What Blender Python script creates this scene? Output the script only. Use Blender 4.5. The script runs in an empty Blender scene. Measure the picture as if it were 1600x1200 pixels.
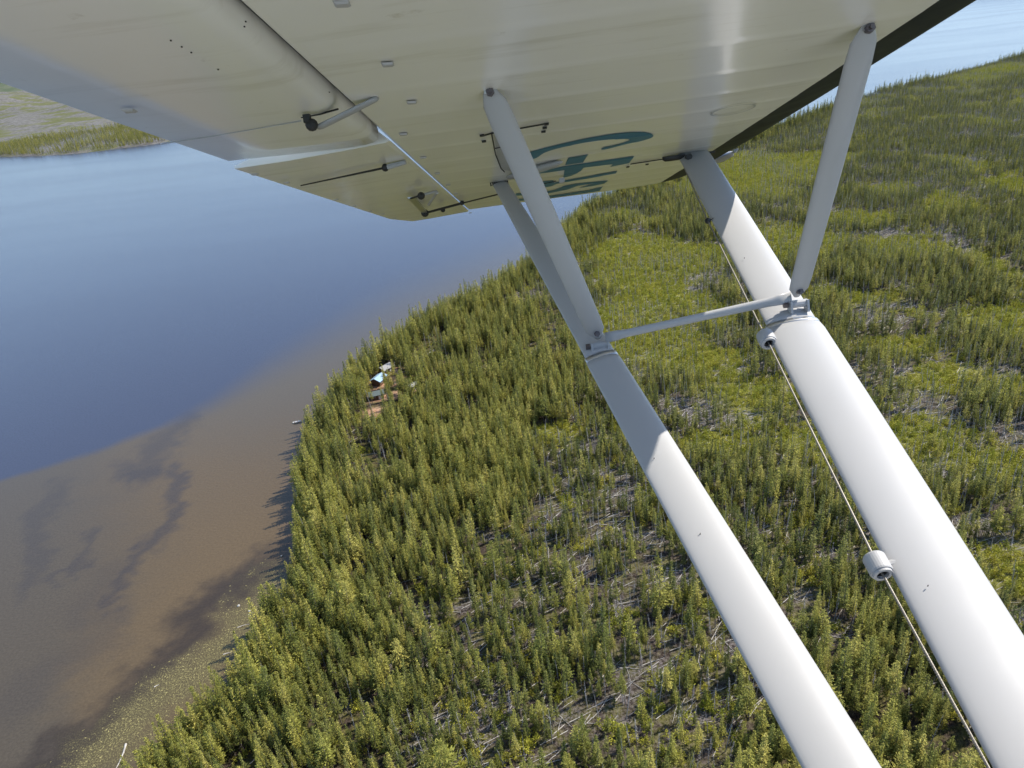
import bpy, bmesh, math, random
import numpy as np
from mathutils import Vector, Matrix
random.seed(7); RNG = np.random.default_rng(11)
sc = bpy.context.scene
COL = sc.collection

# ------------------------------------------------------------------ camera, sky, sun, exposure
F, CAMH = 1100.0, 120.0                     # focal length in pixels of a 1600 px wide frame, height over the lake
CM = np.array([[0.99360525, 0.11290969, 0.0],
               [-0.05023593, 0.44207619, -0.89556965],
               [-0.10111849, 0.88984271, 0.44492135]])   # camera axes -> world
cam = bpy.data.objects.new('camera', bpy.data.cameras.new('camera'))
COL.objects.link(cam)
cam.matrix_world = Matrix([list(CM[i]) + [[0, 0, CAMH][i]] for i in range(3)] + [[0, 0, 0, 1]])
cam.data.sensor_width = 36.0
cam.data.lens = 36.0 * F / 1600.0
cam.data.clip_start = 0.05
cam.data.clip_end = 20000.0
sc.camera = cam

SUN_EL, SUN_AZ = math.radians(49.5), math.radians(19.0)      # azimuth from +x towards +y
sdir = Vector((math.cos(SUN_EL) * math.cos(SUN_AZ), math.cos(SUN_EL) * math.sin(SUN_AZ), math.sin(SUN_EL)))
world = bpy.data.worlds.new('World'); sc.world = world; world.use_nodes = True
wn = world.node_tree; wn.nodes.clear()
sky = wn.nodes.new('ShaderNodeTexSky'); sky.sky_type = 'NISHITA'; sky.sun_disc = False
sky.sun_elevation = SUN_EL; sky.sun_rotation = math.pi / 2 - SUN_AZ
sky.altitude = 900; sky.air_density = 1.0; sky.dust_density = 0.5; sky.ozone_density = 1.5
bg = wn.nodes.new('ShaderNodeBackground'); bg.inputs['Strength'].default_value = 0.125
wo = wn.nodes.new('ShaderNodeOutputWorld')
wn.links.new(sky.outputs[0], bg.inputs[0]); wn.links.new(bg.outputs[0], wo.inputs[0])
sl = bpy.data.lights.new('sun', 'SUN'); sl.energy = 3.1; sl.angle = math.radians(0.5); sl.color = (1.0, 0.935, 0.83)
so = bpy.data.objects.new('sun', sl); COL.objects.link(so)
so.rotation_euler = sdir.to_track_quat('Z', 'Y').to_euler(); so.location = (0, 0, 300)
sc.view_settings.view_transform = 'Standard'; sc.view_settings.look = 'None'
sc.view_settings.gamma = 1.0; sc.view_settings.use_curve_mapping = False
sc.view_settings.exposure = 1.10
sc.cycles.max_bounces = 6; sc.cycles.diffuse_bounces = 3; sc.cycles.glossy_bounces = 3
sc.cycles.transmission_bounces = 2; sc.cycles.transparent_max_bounces = 4

# ------------------------------------------------------------------ ground map: where the land cover seen from the air lies
def gpt(px, py, z=0.0):
    """point of the level z that lies under the map position px, py"""
    w = CM @ np.array([(px - 800) / F, -(py - 600) / F, -1.0])
    t = (z - CAMH) / w[2]
    return np.array([w[0] * t, w[1] * t])
def mapxy(x, y):
    """inverse of gpt for arrays; far-away values where the point lies behind"""
    x = np.asarray(x, float); y = np.asarray(y, float)
    cx = CM[0, 0] * x + CM[1, 0] * y - CM[2, 0] * CAMH
    cy = CM[0, 1] * x + CM[1, 1] * y - CM[2, 1] * CAMH
    cz = CM[0, 2] * x + CM[1, 2] * y - CM[2, 2] * CAMH
    d = np.where(-cz > 1.0, -cz, 1.0)
    return 800 + F * cx / d, 600 - F * cy / d, (-cz > 1.0)

def sstep(a, b, v):
    t = np.clip((v - a) / (b - a), 0, 1); return t * t * (3 - 2 * t)
_tab = RNG.random((256, 256))
def vnoise(x, y, s, ox=0.0):
    x = np.asarray(x) / s + ox * 17.3 + 1000; y = np.asarray(y) / s + ox * 5.1 + 1000
    i = np.floor(x).astype(int); j = np.floor(y).astype(int); fx = x - i; fy = y - j
    fx = fx * fx * (3 - 2 * fx); fy = fy * fy * (3 - 2 * fy)
    a = _tab[i % 256, j % 256]; b = _tab[(i + 1) % 256, j % 256]
    c = _tab[i % 256, (j + 1) % 256]; d = _tab[(i + 1) % 256, (j + 1) % 256]
    return (a * (1 - fx) + b * fx) * (1 - fy) + (c * (1 - fx) + d * fx) * fy
def fbm(x, y, s, ox=0.0, n=4):
    r = 0; w = 0
    for k in range(n):
        r = r + vnoise(x, y, s / 2 ** k, ox + k) * 0.5 ** k; w += 0.5 ** k
    return r / w
def seg_dist(px, py, pts):
    d = np.full(np.shape(px), 1e9)
    for (ax, ay), (bx, by) in zip(pts[:-1], pts[1:]):
        vx, vy = bx - ax, by - ay; L = vx * vx + vy * vy
        t = np.clip(((px - ax) * vx + (py - ay) * vy) / L, 0, 1)
        d = np.minimum(d, np.hypot(px - ax - t * vx, py - ay - t * vy))
    return d
def inside(px, py, pts):
    r = np.zeros(np.shape(px), bool); n = len(pts)
    for k in range(n):
        ax, ay = pts[k]; bx, by = pts[(k + 1) % n]
        c = ((ay > py) != (by > py)) & (px < (bx - ax) * (py - ay) / (by - ay + 1e-12) + ax)
        r ^= c
    return r
def signed(px, py, pts):
    d = seg_dist(px, py, list(pts) + [pts[0]])
    return np.where(inside(px, py, pts), d, -d)

SHORE_MAP = [(172, 1292), (232, 1222), (290, 1160), (344, 1104), (390, 1046), (424, 982), (452, 920), (466, 880), (464, 842),
             (463, 800), (466, 760), (472, 715), (480, 680), (494, 660), (514, 634), (546, 594), (600, 550), (650, 517),
             (700, 490), (760, 465), (800, 438), (850, 402), (886, 358), (920, 327), (1000, 290), (1100, 252), (1180, 219),
             (1250, 191), (1330, 158), (1400, 141), (1500, 114), (1600, 90), (1700, 68)]
ISLAND = [tuple(gpt(*p)) for p in SHORE_MAP]
ISLAND = [(-420, -700), (-240, -120), (-130, 20)] + ISLAND + [(1900, 2050), (2900, 1900), (3200, 200), (2500, -900), (600, -1100)]
FARLAND = [tuple(gpt(*p)) for p in [(-260, 262), (-100, 252), (0, 245), (60, 244), (120, 240), (180, 233), (230, 227), (265, 221), (330, 200)]]
FARLAND = FARLAND + [(-250, 2300), (-500, 3200), (-900, 5200), (-5200, 5200), (-5200, 1700), (-2600, 1150)]

# ------------------------------------------------------------------ helpers
def mesh_obj(name, verts, faces, mats, parent=None, midx=None, smooth=False, link=True):
    me = bpy.data.meshes.new(name)
    me.from_pydata([tuple(v) for v in verts], [], [tuple(f) for f in faces])
    for m in (mats if isinstance(mats, (list, tuple)) else [mats]): me.materials.append(m)
    if midx is not None: me.polygons.foreach_set('material_index', np.asarray(midx, np.int32))
    if smooth: me.polygons.foreach_set('use_smooth', np.ones(len(me.polygons), bool))
    me.update()
    o = bpy.data.objects.new(name, me)
    if link: COL.objects.link(o)
    if parent is not None: o.parent = parent
    return o
def empty(name, loc=(0, 0, 0)):
    o = bpy.data.objects.new(name, None); COL.objects.link(o); o.location = loc; o.empty_display_size = 0.3; return o
def tag(o, label=None, cat=None, group=None, kind=None):
    if label: o['label'] = label
    if cat: o['category'] = cat
    if group: o['group'] = group
    if kind: o['kind'] = kind
    return o
def add_col(me, name, arr):
    a = me.color_attributes.new(name, 'FLOAT_COLOR', 'POINT')
    arr = np.asarray(arr, np.float32)
    if arr.ndim == 1: arr = np.stack([arr] * 3, 1)
    if arr.shape[1] == 3: arr = np.concatenate([arr, np.ones((len(arr), 1), np.float32)], 1)
    a.data.foreach_set('color', arr.ravel())

class NT:
    def __init__(s, name):
        s.m = bpy.data.materials.new(name); s.m.use_nodes = True; s.t = s.m.node_tree
        s.p = s.t.nodes['Principled BSDF']; s.out = s.t.nodes['Material Output']
    def n(s, kind, **kw):
        x = s.t.nodes.new(kind)
        for k, v in kw.items():
            if k in x.inputs: x.inputs[k].default_value = v
            else: setattr(x, k, v)
        return x
    def l(s, a, b): s.t.links.new(a, b)
    def mix(s, fac, a, b, mode='MIX'):
        x = s.t.nodes.new('ShaderNodeMix'); x.data_type = 'RGBA'; x.blend_type = mode
        for sock, v in ((x.inputs[0], fac), (x.inputs[6], a), (x.inputs[7], b)):
            if isinstance(v, bpy.types.NodeSocket): s.l(v, sock)
            elif isinstance(v, (int, float)): sock.default_value = v
            else: sock.default_value = (*v, 1)
        return x.outputs[2]
    def noise(s, scale, detail=4, rough=.55, vec=None):
        x = s.n('ShaderNodeTexNoise'); x.inputs['Scale'].default_value = scale
        x.inputs['Detail'].default_value = detail; x.inputs['Roughness'].default_value = rough
        if vec is not None: s.l(vec, x.inputs['Vector'])
        return x.outputs[0]
    def ramp(s, v, a, b):
        x = s.n('ShaderNodeMapRange'); x.inputs[1].default_value = a; x.inputs[2].default_value = b
        s.l(v, x.inputs[0]); return x.outputs[0]
    def geo(s): return s.n('ShaderNodeNewGeometry').outputs['Position']
    def obj(s): return s.n('ShaderNodeTexCoord').outputs['Object']
    def bump(s, h, strength, dist):
        x = s.n('ShaderNodeBump'); x.inputs['Strength'].default_value = strength; x.inputs['Distance'].default_value = dist
        s.l(h, x.inputs['Height']); s.l(x.outputs[0], s.p.inputs['Normal']); return x

def paint(name, base, rough, dirt=0.12, coat=0.0, metallic=0.0, scale=9.0, dirtcol=None):
    k = NT(name); v = k.obj(); nz = k.noise(scale, 5, .6, v)
    dc = dirtcol or tuple(c * 0.7 for c in base)
    k.l(k.mix(k.ramp(nz, .45, .85), base, tuple(base[i] * (1 - dirt * 2) + dc[i] * dirt * 2 for i in range(3))), k.p.inputs['Base Color'])
    r = k.n('ShaderNodeMapRange'); r.inputs[3].default_value = rough * .8; r.inputs[4].default_value = rough * 1.3
    k.l(nz, r.inputs[0]); k.l(r.outputs[0], k.p.inputs['Roughness'])
    k.p.inputs['Metallic'].default_value = metallic
    if coat: k.p.inputs['Coat Weight'].default_value = coat; k.p.inputs['Coat Roughness'].default_value = .06
    return k.m

def leaf_mat(name, c1, c2, c3, transl=.3):
    k = NT(name)
    rnd = k.n('ShaderNodeObjectInfo').outputs['Random']
    cr = k.n('ShaderNodeValToRGB'); e = cr.color_ramp.elements
    e[0].position = 0; e[0].color = (*c1, 1); e[1].position = 1; e[1].color = (*c3, 1)
    m = e.new(.55); m.color = (*c2, 1)
    k.l(rnd, cr.inputs[0])
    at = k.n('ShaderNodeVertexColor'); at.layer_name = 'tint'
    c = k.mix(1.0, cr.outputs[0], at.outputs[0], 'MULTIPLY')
    k.l(c, k.p.inputs['Base Color']); k.p.inputs['Roughness'].default_value = .65
    k.p.inputs['Specular IOR Level'].default_value = .25
    tr = k.n('ShaderNodeBsdfTranslucent'); k.l(c, tr.inputs[0])
    mx = k.n('ShaderNodeMixShader'); mx.inputs[0].default_value = transl
    k.l(k.p.outputs[0], mx.inputs[1]); k.l(tr.outputs[0], mx.inputs[2]); k.l(mx.outputs[0], k.out.inputs[0])
    return k.m
def wood_mat(name, c1, c2):
    k = NT(name); rnd = k.n('ShaderNodeObjectInfo').outputs['Random']
    nz = k.noise(1.3, 3, .6, k.obj())
    a = k.mix(rnd, c1, c2); k.l(k.mix(k.ramp(nz, .3, .75), a, tuple(x * .55 for x in c1)), k.p.inputs['Base Color'])
    k.p.inputs['Roughness'].default_value = .85
    return k.m

M_PINE = leaf_mat('pine_needles', (.160, .176, .040), (.310, .295, .060), (.430, .385, .100), .24)
M_YOUNG = leaf_mat('young_pine_needles', (.27, .29, .036), (.36, .355, .046), (.44, .40, .065), .28)
M_BARK = wood_mat('pine_bark', (.17, .14, .12), (.26, .22, .19))
M_SNAG = wood_mat('weathered_grey_wood', (.30, .285, .28), (.52, .50, .48))
M_LOG = wood_mat('bleached_log_wood', (.45, .42, .38), (.74, .70, .63))

# ------------------------------------------------------------------ terrain
def axis(lo, a, b, hi, step, grow=1.12):
    mid = list(np.arange(a, b + .01, step)); r = []; s = step; v = b
    while v < hi: s *= grow; v += s; r.append(v)
    l = []; s = step; v = a
    while v > lo: s *= grow; v -= s; l.append(v)
    return np.array(l[::-1] + mid + r)
def grid_mesh(name, X, Y, Z, mat, cols, keep=None):
    nx, ny = len(X), len(Y)
    gx, gy = np.meshgrid(X, Y, indexing='ij')
    V = np.stack([gx.ravel(), gy.ravel(), Z.ravel()], 1)
    i = np.arange(nx - 1)[:, None] * ny + np.arange(ny - 1)[None, :]
    Q = np.stack([i, i + ny, i + ny + 1, i + 1], -1).reshape(-1, 4)
    if keep is not None: Q = Q[keep.ravel()[Q].any(1)]
    me = bpy.data.meshes.new(name)
    me.vertices.add(len(V)); me.vertices.foreach_set('co', V.ravel())
    me.loops.add(len(Q) * 4); me.loops.foreach_set('vertex_index', Q.ravel().astype(np.int32))
    me.polygons.add(len(Q)); me.polygons.foreach_set('loop_start', np.arange(0, len(Q) * 4, 4, dtype=np.int32))
    me.polygons.foreach_set('loop_total', np.full(len(Q), 4, np.int32))
    me.polygons.foreach_set('use_smooth', np.ones(len(Q), bool))
    me.update(calc_edges=True); me.materials.append(mat)
    for k, v in cols.items(): add_col(me, k, v.reshape(-1, *v.shape[2:]) if v.ndim > 2 else v.ravel())
    o = bpy.data.objects.new(name, me); COL.objects.link(o); return o

# land cover: ellipses (map x, map y, rx, ry) of bright young regrowth and of open windthrow full of logs
REGROWTH = [(1010, 405, 85, 26), (1000, 445, 70, 26), (1040, 470, 60, 26), (1010, 530, 90, 30), (980, 500, 60, 26), (1080, 570, 90, 26),
            (1190, 268, 90, 20), (1150, 300, 90, 16), (1240, 380, 70, 22), (1160, 405, 80, 14), (1345, 352, 48, 13),
            (1420, 395, 70, 12), (1480, 402, 60, 10), (1560, 512, 60, 20), (1520, 108, 110, 9), (1470, 122, 90, 6),
            (1440, 158, 22, 3), (1400, 545, 50, 14), (1470, 600, 60, 22), (1180, 620, 70, 22), (1260, 700, 60, 20),
            (1560, 740, 60, 30), (1590, 900, 60, 40), (870, 690, 40, 14), (1120, 700, 50, 18), (1330, 470, 60, 12), (1590, 300, 60, 10),
            (1580, 620, 60, 18), (1390, 300, 40, 6), (1130, 500, 40, 15)]
WINDTHROW = [(950, 455, 45, 10), (840, 466, 60, 7), (1070, 440, 60, 14), (1030, 382, 55, 6), (1150, 243, 80, 5), (1320, 262, 50, 5),
             (1250, 330, 60, 7), (1440, 378, 90, 9), (1540, 255, 60, 5), (1500, 215, 40, 3), (1590, 470, 40, 10), (1350, 505, 60, 8), (1480, 500, 40, 8),
             (1070, 640, 70, 14), (1180, 580, 50, 12), (1000, 690, 50, 16), (1120, 660, 80, 16), (1080, 760, 60, 12), (1290, 590, 30, 10),
             (700, 955, 60, 8), (660, 975, 50, 7), (860, 1010, 70, 8), (770, 1105, 60, 9), (950, 960, 60, 9), (975, 850, 40, 8), (760, 840, 50, 5),
             (900, 1130, 90, 10), (1100, 1130, 60, 14), (650, 1040, 50, 7), (1000, 1060, 60, 10), (1160, 1010, 40, 12), (1060, 920, 40, 10),
             (1340, 850, 40, 14), (1330, 1000, 40, 12), (1540, 830, 50, 12), (1580, 980, 50, 16), (1250, 950, 30, 12), (560, 1110, 60, 6), (500, 1020, 26, 7),
             (1500, 690, 50, 14), (1580, 680, 40, 12), (1420, 640, 40, 10), (655, 652, 16, 9), (820, 700, 26, 5), (775, 690, 18, 4)]
OPENLINE = [(925, 330), (900, 400), (850, 440), (810, 465), (900, 520), (905, 580), (880, 650), (840, 700), (850, 780), (840, 860),
            (780, 930), (720, 1000), (680, 1080), (640, 1150), (600, 1260)]     # dense shore forest left of it, open mixed forest right
DENSE = [(x - 2000, y) for x, y in ((0, 330), (0, 1400))] + [(560, 1400)] + OPENLINE[::-1]
def blobs(px, py, lst, soft=.35):
    r = np.zeros(np.shape(px))
    for cx, cy, rx, ry in lst:
        d = np.hypot((px - cx) / rx, (py - cy - .05 * (px - cx)) / ry)
        r = np.maximum(r, 1 - sstep(1 - soft, 1 + soft, d))
    return r
SITE = [tuple(gpt(*p)) for p in [(593, 602), (607, 583), (590, 624), (646, 612), (588, 648), (618, 622), (628, 600)]]
def cover(x, y):
    """regrowth, windthrow, dense-shore-forest and bare-earth shares of the land cover"""
    px, py, ok = mapxy(x, y)
    wx = (fbm(x, y, 18, 3) - .5); wy = (fbm(x, y, 18, 9) - .5)
    sc_ = np.clip((py - 40) / 500, .12, .75)
    qx = px + wx * 90 * sc_; qy = py + wy * 46 * sc_
    rg = blobs(qx, qy, [(a, b, c * 1.18, d * 1.18) for a, b, c, d in REGROWTH]); wt = blobs(qx, qy, WINDTHROW)
    dn = sstep(-30, 30, signed(qx, qy, DENSE))
    n2 = fbm(x, y, 60, 21); n3 = fbm(x, y, 26, 31)
    dn = np.maximum(dn, sstep(-40, 40, signed(qx, qy, [(1230, 1000), (1420, 980), (1640, 1010), (1900, 1400), (1100, 1400)])))
    out = ~ok | (px > 1620) | (py > 1230)
    rg = np.where(out, sstep(.58, .66, n2), rg); wt = np.where(out, sstep(.6, .68, n3), wt)
    wt = np.maximum(wt, (1 - dn) * sstep(.62, .70, fbm(x, y * 2.2, 15, 33)) * .9)
    rg = np.maximum(rg, (1 - dn) * sstep(.62, .68, n2) * .8)
    bare = np.zeros(np.shape(px))
    for (sx, sy), r in zip(SITE, (4.2, 3.8, 3.6, 3, 3.6, 3, 3)):
        bare = np.maximum(bare, 1 - sstep(.6, 1.1, np.hypot(x - sx, (y - sy) * .75) / r + (n3 - .5)))
    return rg, wt, dn, bare

def relief(x, y):
    d = signed(x, y, ISLAND)
    n = fbm(x, y, 70, 2) - .5
    h = np.where(d > 0, .25 + 1.1 * sstep(0, 14, d) + sstep(0, 60, d) * (2.2 * n + .5) + (fbm(x, y, 9, 5) - .5) * .5 * sstep(0, 6, d), .25 + d * .35)
    return np.maximum(h, -1.5), d

k = NT('forest_floor')
pos = k.geo(); at = k.n('ShaderNodeVertexColor'); at.layer_name = 'cover'
sep = k.n('ShaderNodeSeparateColor'); k.l(at.outputs[0], sep.inputs[0])
n1 = k.noise(.35, 6, .65, pos); n2 = k.noise(1.8, 5, .7, pos); n3 = k.noise(.07, 4, .6, pos)
duff = k.mix(k.ramp(n2, .38, .66), (.020, .015, .012), (.095, .072, .054))
grey = k.mix(k.ramp(n2, .38, .62), (.035, .031, .030), (.19, .17, .165))
green = k.mix(k.ramp(n2, .35, .65), (.10, .11, .018), (.27, .26, .038))
c = k.mix(k.ramp(n1, .42, .62), duff, k.mix(.45, duff, green))
c = k.mix(sep.outputs[0], c, green)
gm = k.n('ShaderNodeMath', operation='MULTIPLY'); k.l(sep.outputs[1], gm.inputs[0]); k.l(k.ramp(n2, .40, .58), gm.inputs[1])
c = k.mix(gm.outputs[0], c, grey)
sand = k.mix(k.ramp(n1, .35, .65), (.36, .19, .11), (.50, .33, .22))
c = k.mix(sep.outputs[2], c, sand)
k.l(c, k.p.inputs['Base Color']); k.p.inputs['Roughness'].default_value = .95; k.p.inputs['Specular IOR Level'].default_value = .1
k.bump(n2, .8, .35)
M_GROUND = k.m

X = axis(-450, -110, 420, 3300, 3.0, 1.045); Y = axis(-1150, 50, 600, 2150, 3.0, 1.045)
gx, gy = np.meshgrid(X, Y, indexing='ij')
Z, D = relief(gx, gy)
rg, wt, dn, bare = cover(gx, gy)
beach = (1 - sstep(.3, 2.5, D)) * sstep(-4, 0, D) * .35
ground = grid_mesh('ground', X, Y, Z, M_GROUND, {'cover': np.stack([rg, np.maximum(wt, (1 - dn) * .28), np.maximum(bare, beach)], -1)}, keep=D > -12)
ground['kind'] = 'structure'

def farrelief(x, y):
    d = signed(x, y, FARLAND)
    n = fbm(x, y, 900, 7)
    h = .3 + 5 * sstep(0, 60, d) + sstep(60, 2600, d) * (260 * n + 20) + (fbm(x, y, 130, 12) - .5) * 16 * sstep(20, 300, d)
    return np.where(d > 0, h, .3 + d * .1), d
k = NT('far_shore_land'); pos = k.geo()
n1 = k.noise(.012, 6, .6, pos); n2 = k.noise(.09, 6, .7, pos)
c = k.mix(k.ramp(n2, .35, .65), (.09, .085, .072), (.19, .18, .165))
c = k.mix(k.ramp(n1, .48, .58), c, k.mix(k.ramp(n2, .3, .7), (.085, .09, .035), (.14, .14, .06)))
k.l(c, k.p.inputs['Base Color']); k.p.inputs['Roughness'].default_value = .95; k.p.inputs['Specular IOR Level'].default_value = .1
X = axis(-5300, -1500, -250, -100, 14, 1.05); Y = axis(1000, 1350, 2300, 5300, 14, 1.05)
gx, gy = np.meshgrid(X, Y, indexing='ij'); Z, D = farrelief(gx, gy)
o = grid_mesh('hills', X, Y, np.maximum(Z, -2), k.m, {}, keep=D > -16); o['kind'] = 'structure'

# hills that close the lake all round, well beyond what the photograph shows
k2 = NT('distant_hillside'); pos = k2.geo(); n1 = k2.noise(.004, 6, .65, pos)
k2.l(k2.mix(k2.ramp(n1, .35, .65), (.055, .075, .03), (.13, .13, .085)), k2.p.inputs['Base Color']); k2.p.inputs['Roughness'].default_value = .95
V = []; Fc = []; NA = 240; RR = (6600, 7000, 7600, 8300, 9000)
for i in range(NA):
    a = 2 * math.pi * i / NA
    for j, r in enumerate(RR):
        z = [-2, 40, 150, 240, 150][j] * (.35 + 1.0 * float(fbm(np.array(r * math.cos(a)), np.array(r * math.sin(a)), 1500, 3)))
        V.append((r * math.cos(a), r * math.sin(a), z if j else -2))
for i in range(NA):
    for j in range(len(RR) - 1):
        b = (i + 1) % NA; Fc.append((i * 5 + j, b * 5 + j, b * 5 + j + 1, i * 5 + j + 1))
o = mesh_obj('distant_hills', V, Fc, k2.m, smooth=True); o['kind'] = 'structure'

# ------------------------------------------------------------------ lake, its colour that of the bed seen through the water
def lerp(a, b, t): return a + (np.asarray(b) - a) * t[..., None]
def bed(x, y):
    px, py, ok = mapxy(x, y)
    wx = fbm(x, y, 8, 40, 6) - .5 + (vnoise(x, y, 1.7, 3) - .5) * .35; wy = fbm(x, y, 8, 50, 6) - .5 + (vnoise(x, y, 1.7, 8) - .5) * .35
    near = np.clip(py / 700, .3, 1.4)
    qx = px + wx * 44 * near; qy = py + wy * 34 * near
    yb = np.interp(px, [-600, 0, 150, 250, 330, 420, 480, 540, 620, 800, 1200], [930, 752, 706, 668, 634, 578, 545, 514, 472, 400, 250])
    soft = np.interp(px, [0, 250, 420, 560], [5, 9, 40, 60])
    shallow = sstep(-1, 1, (py - yb + (wx * 3)) / soft)
    shallow = np.where(ok & (px < 900), shallow, np.where(ok, 0, .5))
    deep = np.array([.040, .046, .073]) + 0 * px[..., None]
    sand = np.array([.096, .068, .036]) + 0 * px[..., None]
    sand = lerp(sand, [.070, .057, .040], 1 - sstep(60, 330, qx))
    sand = lerp(sand, [.076, .064, .044], (1 - sstep(600, 760, qy)) * .7)
    def stroke(pts, w, s=.8): return (1 - sstep(w * .1, w * 1.7, seg_dist(qx, qy, pts))) * s
    sand = lerp(sand, [.110, .076, .038], np.maximum(stroke([(390, 850), (300, 930), (250, 1010), (170, 1090)], 75, .6), 0))
    dark = stroke([(300, 650), (262, 690), (238, 716)], 18, .55)
    dark = np.maximum(dark, stroke([(205, 742), (240, 736)], 20, .7))
    dark = np.maximum(dark, stroke([(272, 735), (288, 765), (280, 795), (255, 828), (222, 860), (190, 905), (172, 950)], 13, .65))
    dark = np.maximum(dark, stroke([(95, 765), (58, 812), (60, 880), (42, 925)], 16, .4))
    dark = np.maximum(dark, stroke([(138, 838), (130, 880), (76, 912)], 9, .5))
    dark = np.maximum(dark, stroke([(130, 960), (170, 900), (180, 1000), (60, 1060), (0, 1120)], 26, .22))
    sand = lerp(sand, [.036, .032, .033], dark)
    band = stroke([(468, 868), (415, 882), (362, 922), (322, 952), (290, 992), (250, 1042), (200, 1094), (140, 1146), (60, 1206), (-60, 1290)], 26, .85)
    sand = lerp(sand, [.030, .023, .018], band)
    reed = stroke([(436, 905), (400, 952), (356, 1000), (300, 1052), (244, 1096), (180, 1152), (100, 1222), (20, 1300)], 30, 1.0)
    sand = lerp(sand, [.075, .062, .028], reed * .8)
    edge = signed(x, y, ISLAND)
    sand = lerp(sand, [.115, .078, .048], (1 - sstep(1, 7, -edge)) * sstep(600, 660, py) * .6)
    c = deep * (1 - shallow[..., None]) + sand * shallow[..., None]
    return c, reed * shallow, shallow
X = axis(-7200, -250, 60, 7200, 1.0, 1.07); Y = axis(-7200, 55, 420, 7200, 1.0, 1.07)
gx, gy = np.meshgrid(X, Y, indexing='ij')
bc, reedm, shal = bed(gx, gy)
k = NT('lake_water'); pos = k.geo()
at = k.n('ShaderNodeVertexColor'); at.layer_name = 'bed'
at2 = k.n('ShaderNodeVertexColor'); at2.layer_name = 'weed'
fine = k.noise(1.6, 4, .75, pos)
sp = k.noise(3.2, 3, .8, pos)
wm = k.n('ShaderNodeMath', operation='MULTIPLY'); k.l(at2.outputs[0], wm.inputs[0]); k.l(k.ramp(sp, .52, .60), wm.inputs[1])
mott = k.mix(k.ramp(fine, .35, .65), (.86, .86, .86), (1.14, 1.14, 1.14))
c = k.mix(1.0, at.outputs[0], mott, 'MULTIPLY')
c = k.mix(wm.outputs[0], c, (.24, .21, .085))
k.l(c, k.p.inputs['Base Color'])
k.p.inputs['IOR'].default_value = 1.333
# calm slicks and wind-ruffled water differ in roughness
mp = k.n('ShaderNodeMapping'); mp.inputs['Scale'].default_value = (.0016, .006, 1); mp.inputs['Rotation'].default_value = (0, 0, .5)
k.l(pos, mp.inputs[0]); slick = k.noise(1.0, 5, .55, mp.outputs[0])
rr = k.n('ShaderNodeMapRange'); rr.inputs[1].default_value = .42; rr.inputs[2].default_value = .62
rr.inputs[3].default_value = .24; rr.inputs[4].default_value = .265; k.l(slick, rr.inputs[0]); k.l(rr.outputs[0], k.p.inputs['Roughness'])
mp = k.n('ShaderNodeMapping'); mp.inputs['Scale'].default_value = (.55, 1.7, 1); mp.inputs['Rotation'].default_value = (0, 0, .12)
k.l(pos, mp.inputs[0]); wv = k.noise(1.15, 3, .6, mp.outputs[0])
b1 = k.n('ShaderNodeBump'); b1.inputs['Strength'].default_value = .5; b1.inputs['Distance'].default_value = .09
k.l(wv, b1.inputs['Height']); k.l(b1.outputs[0], k.p.inputs['Normal'])
lake = grid_mesh('water', X, Y, gx * 0, k.m, {'bed': bc, 'weed': reedm}); lake['kind'] = 'structure'

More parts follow.
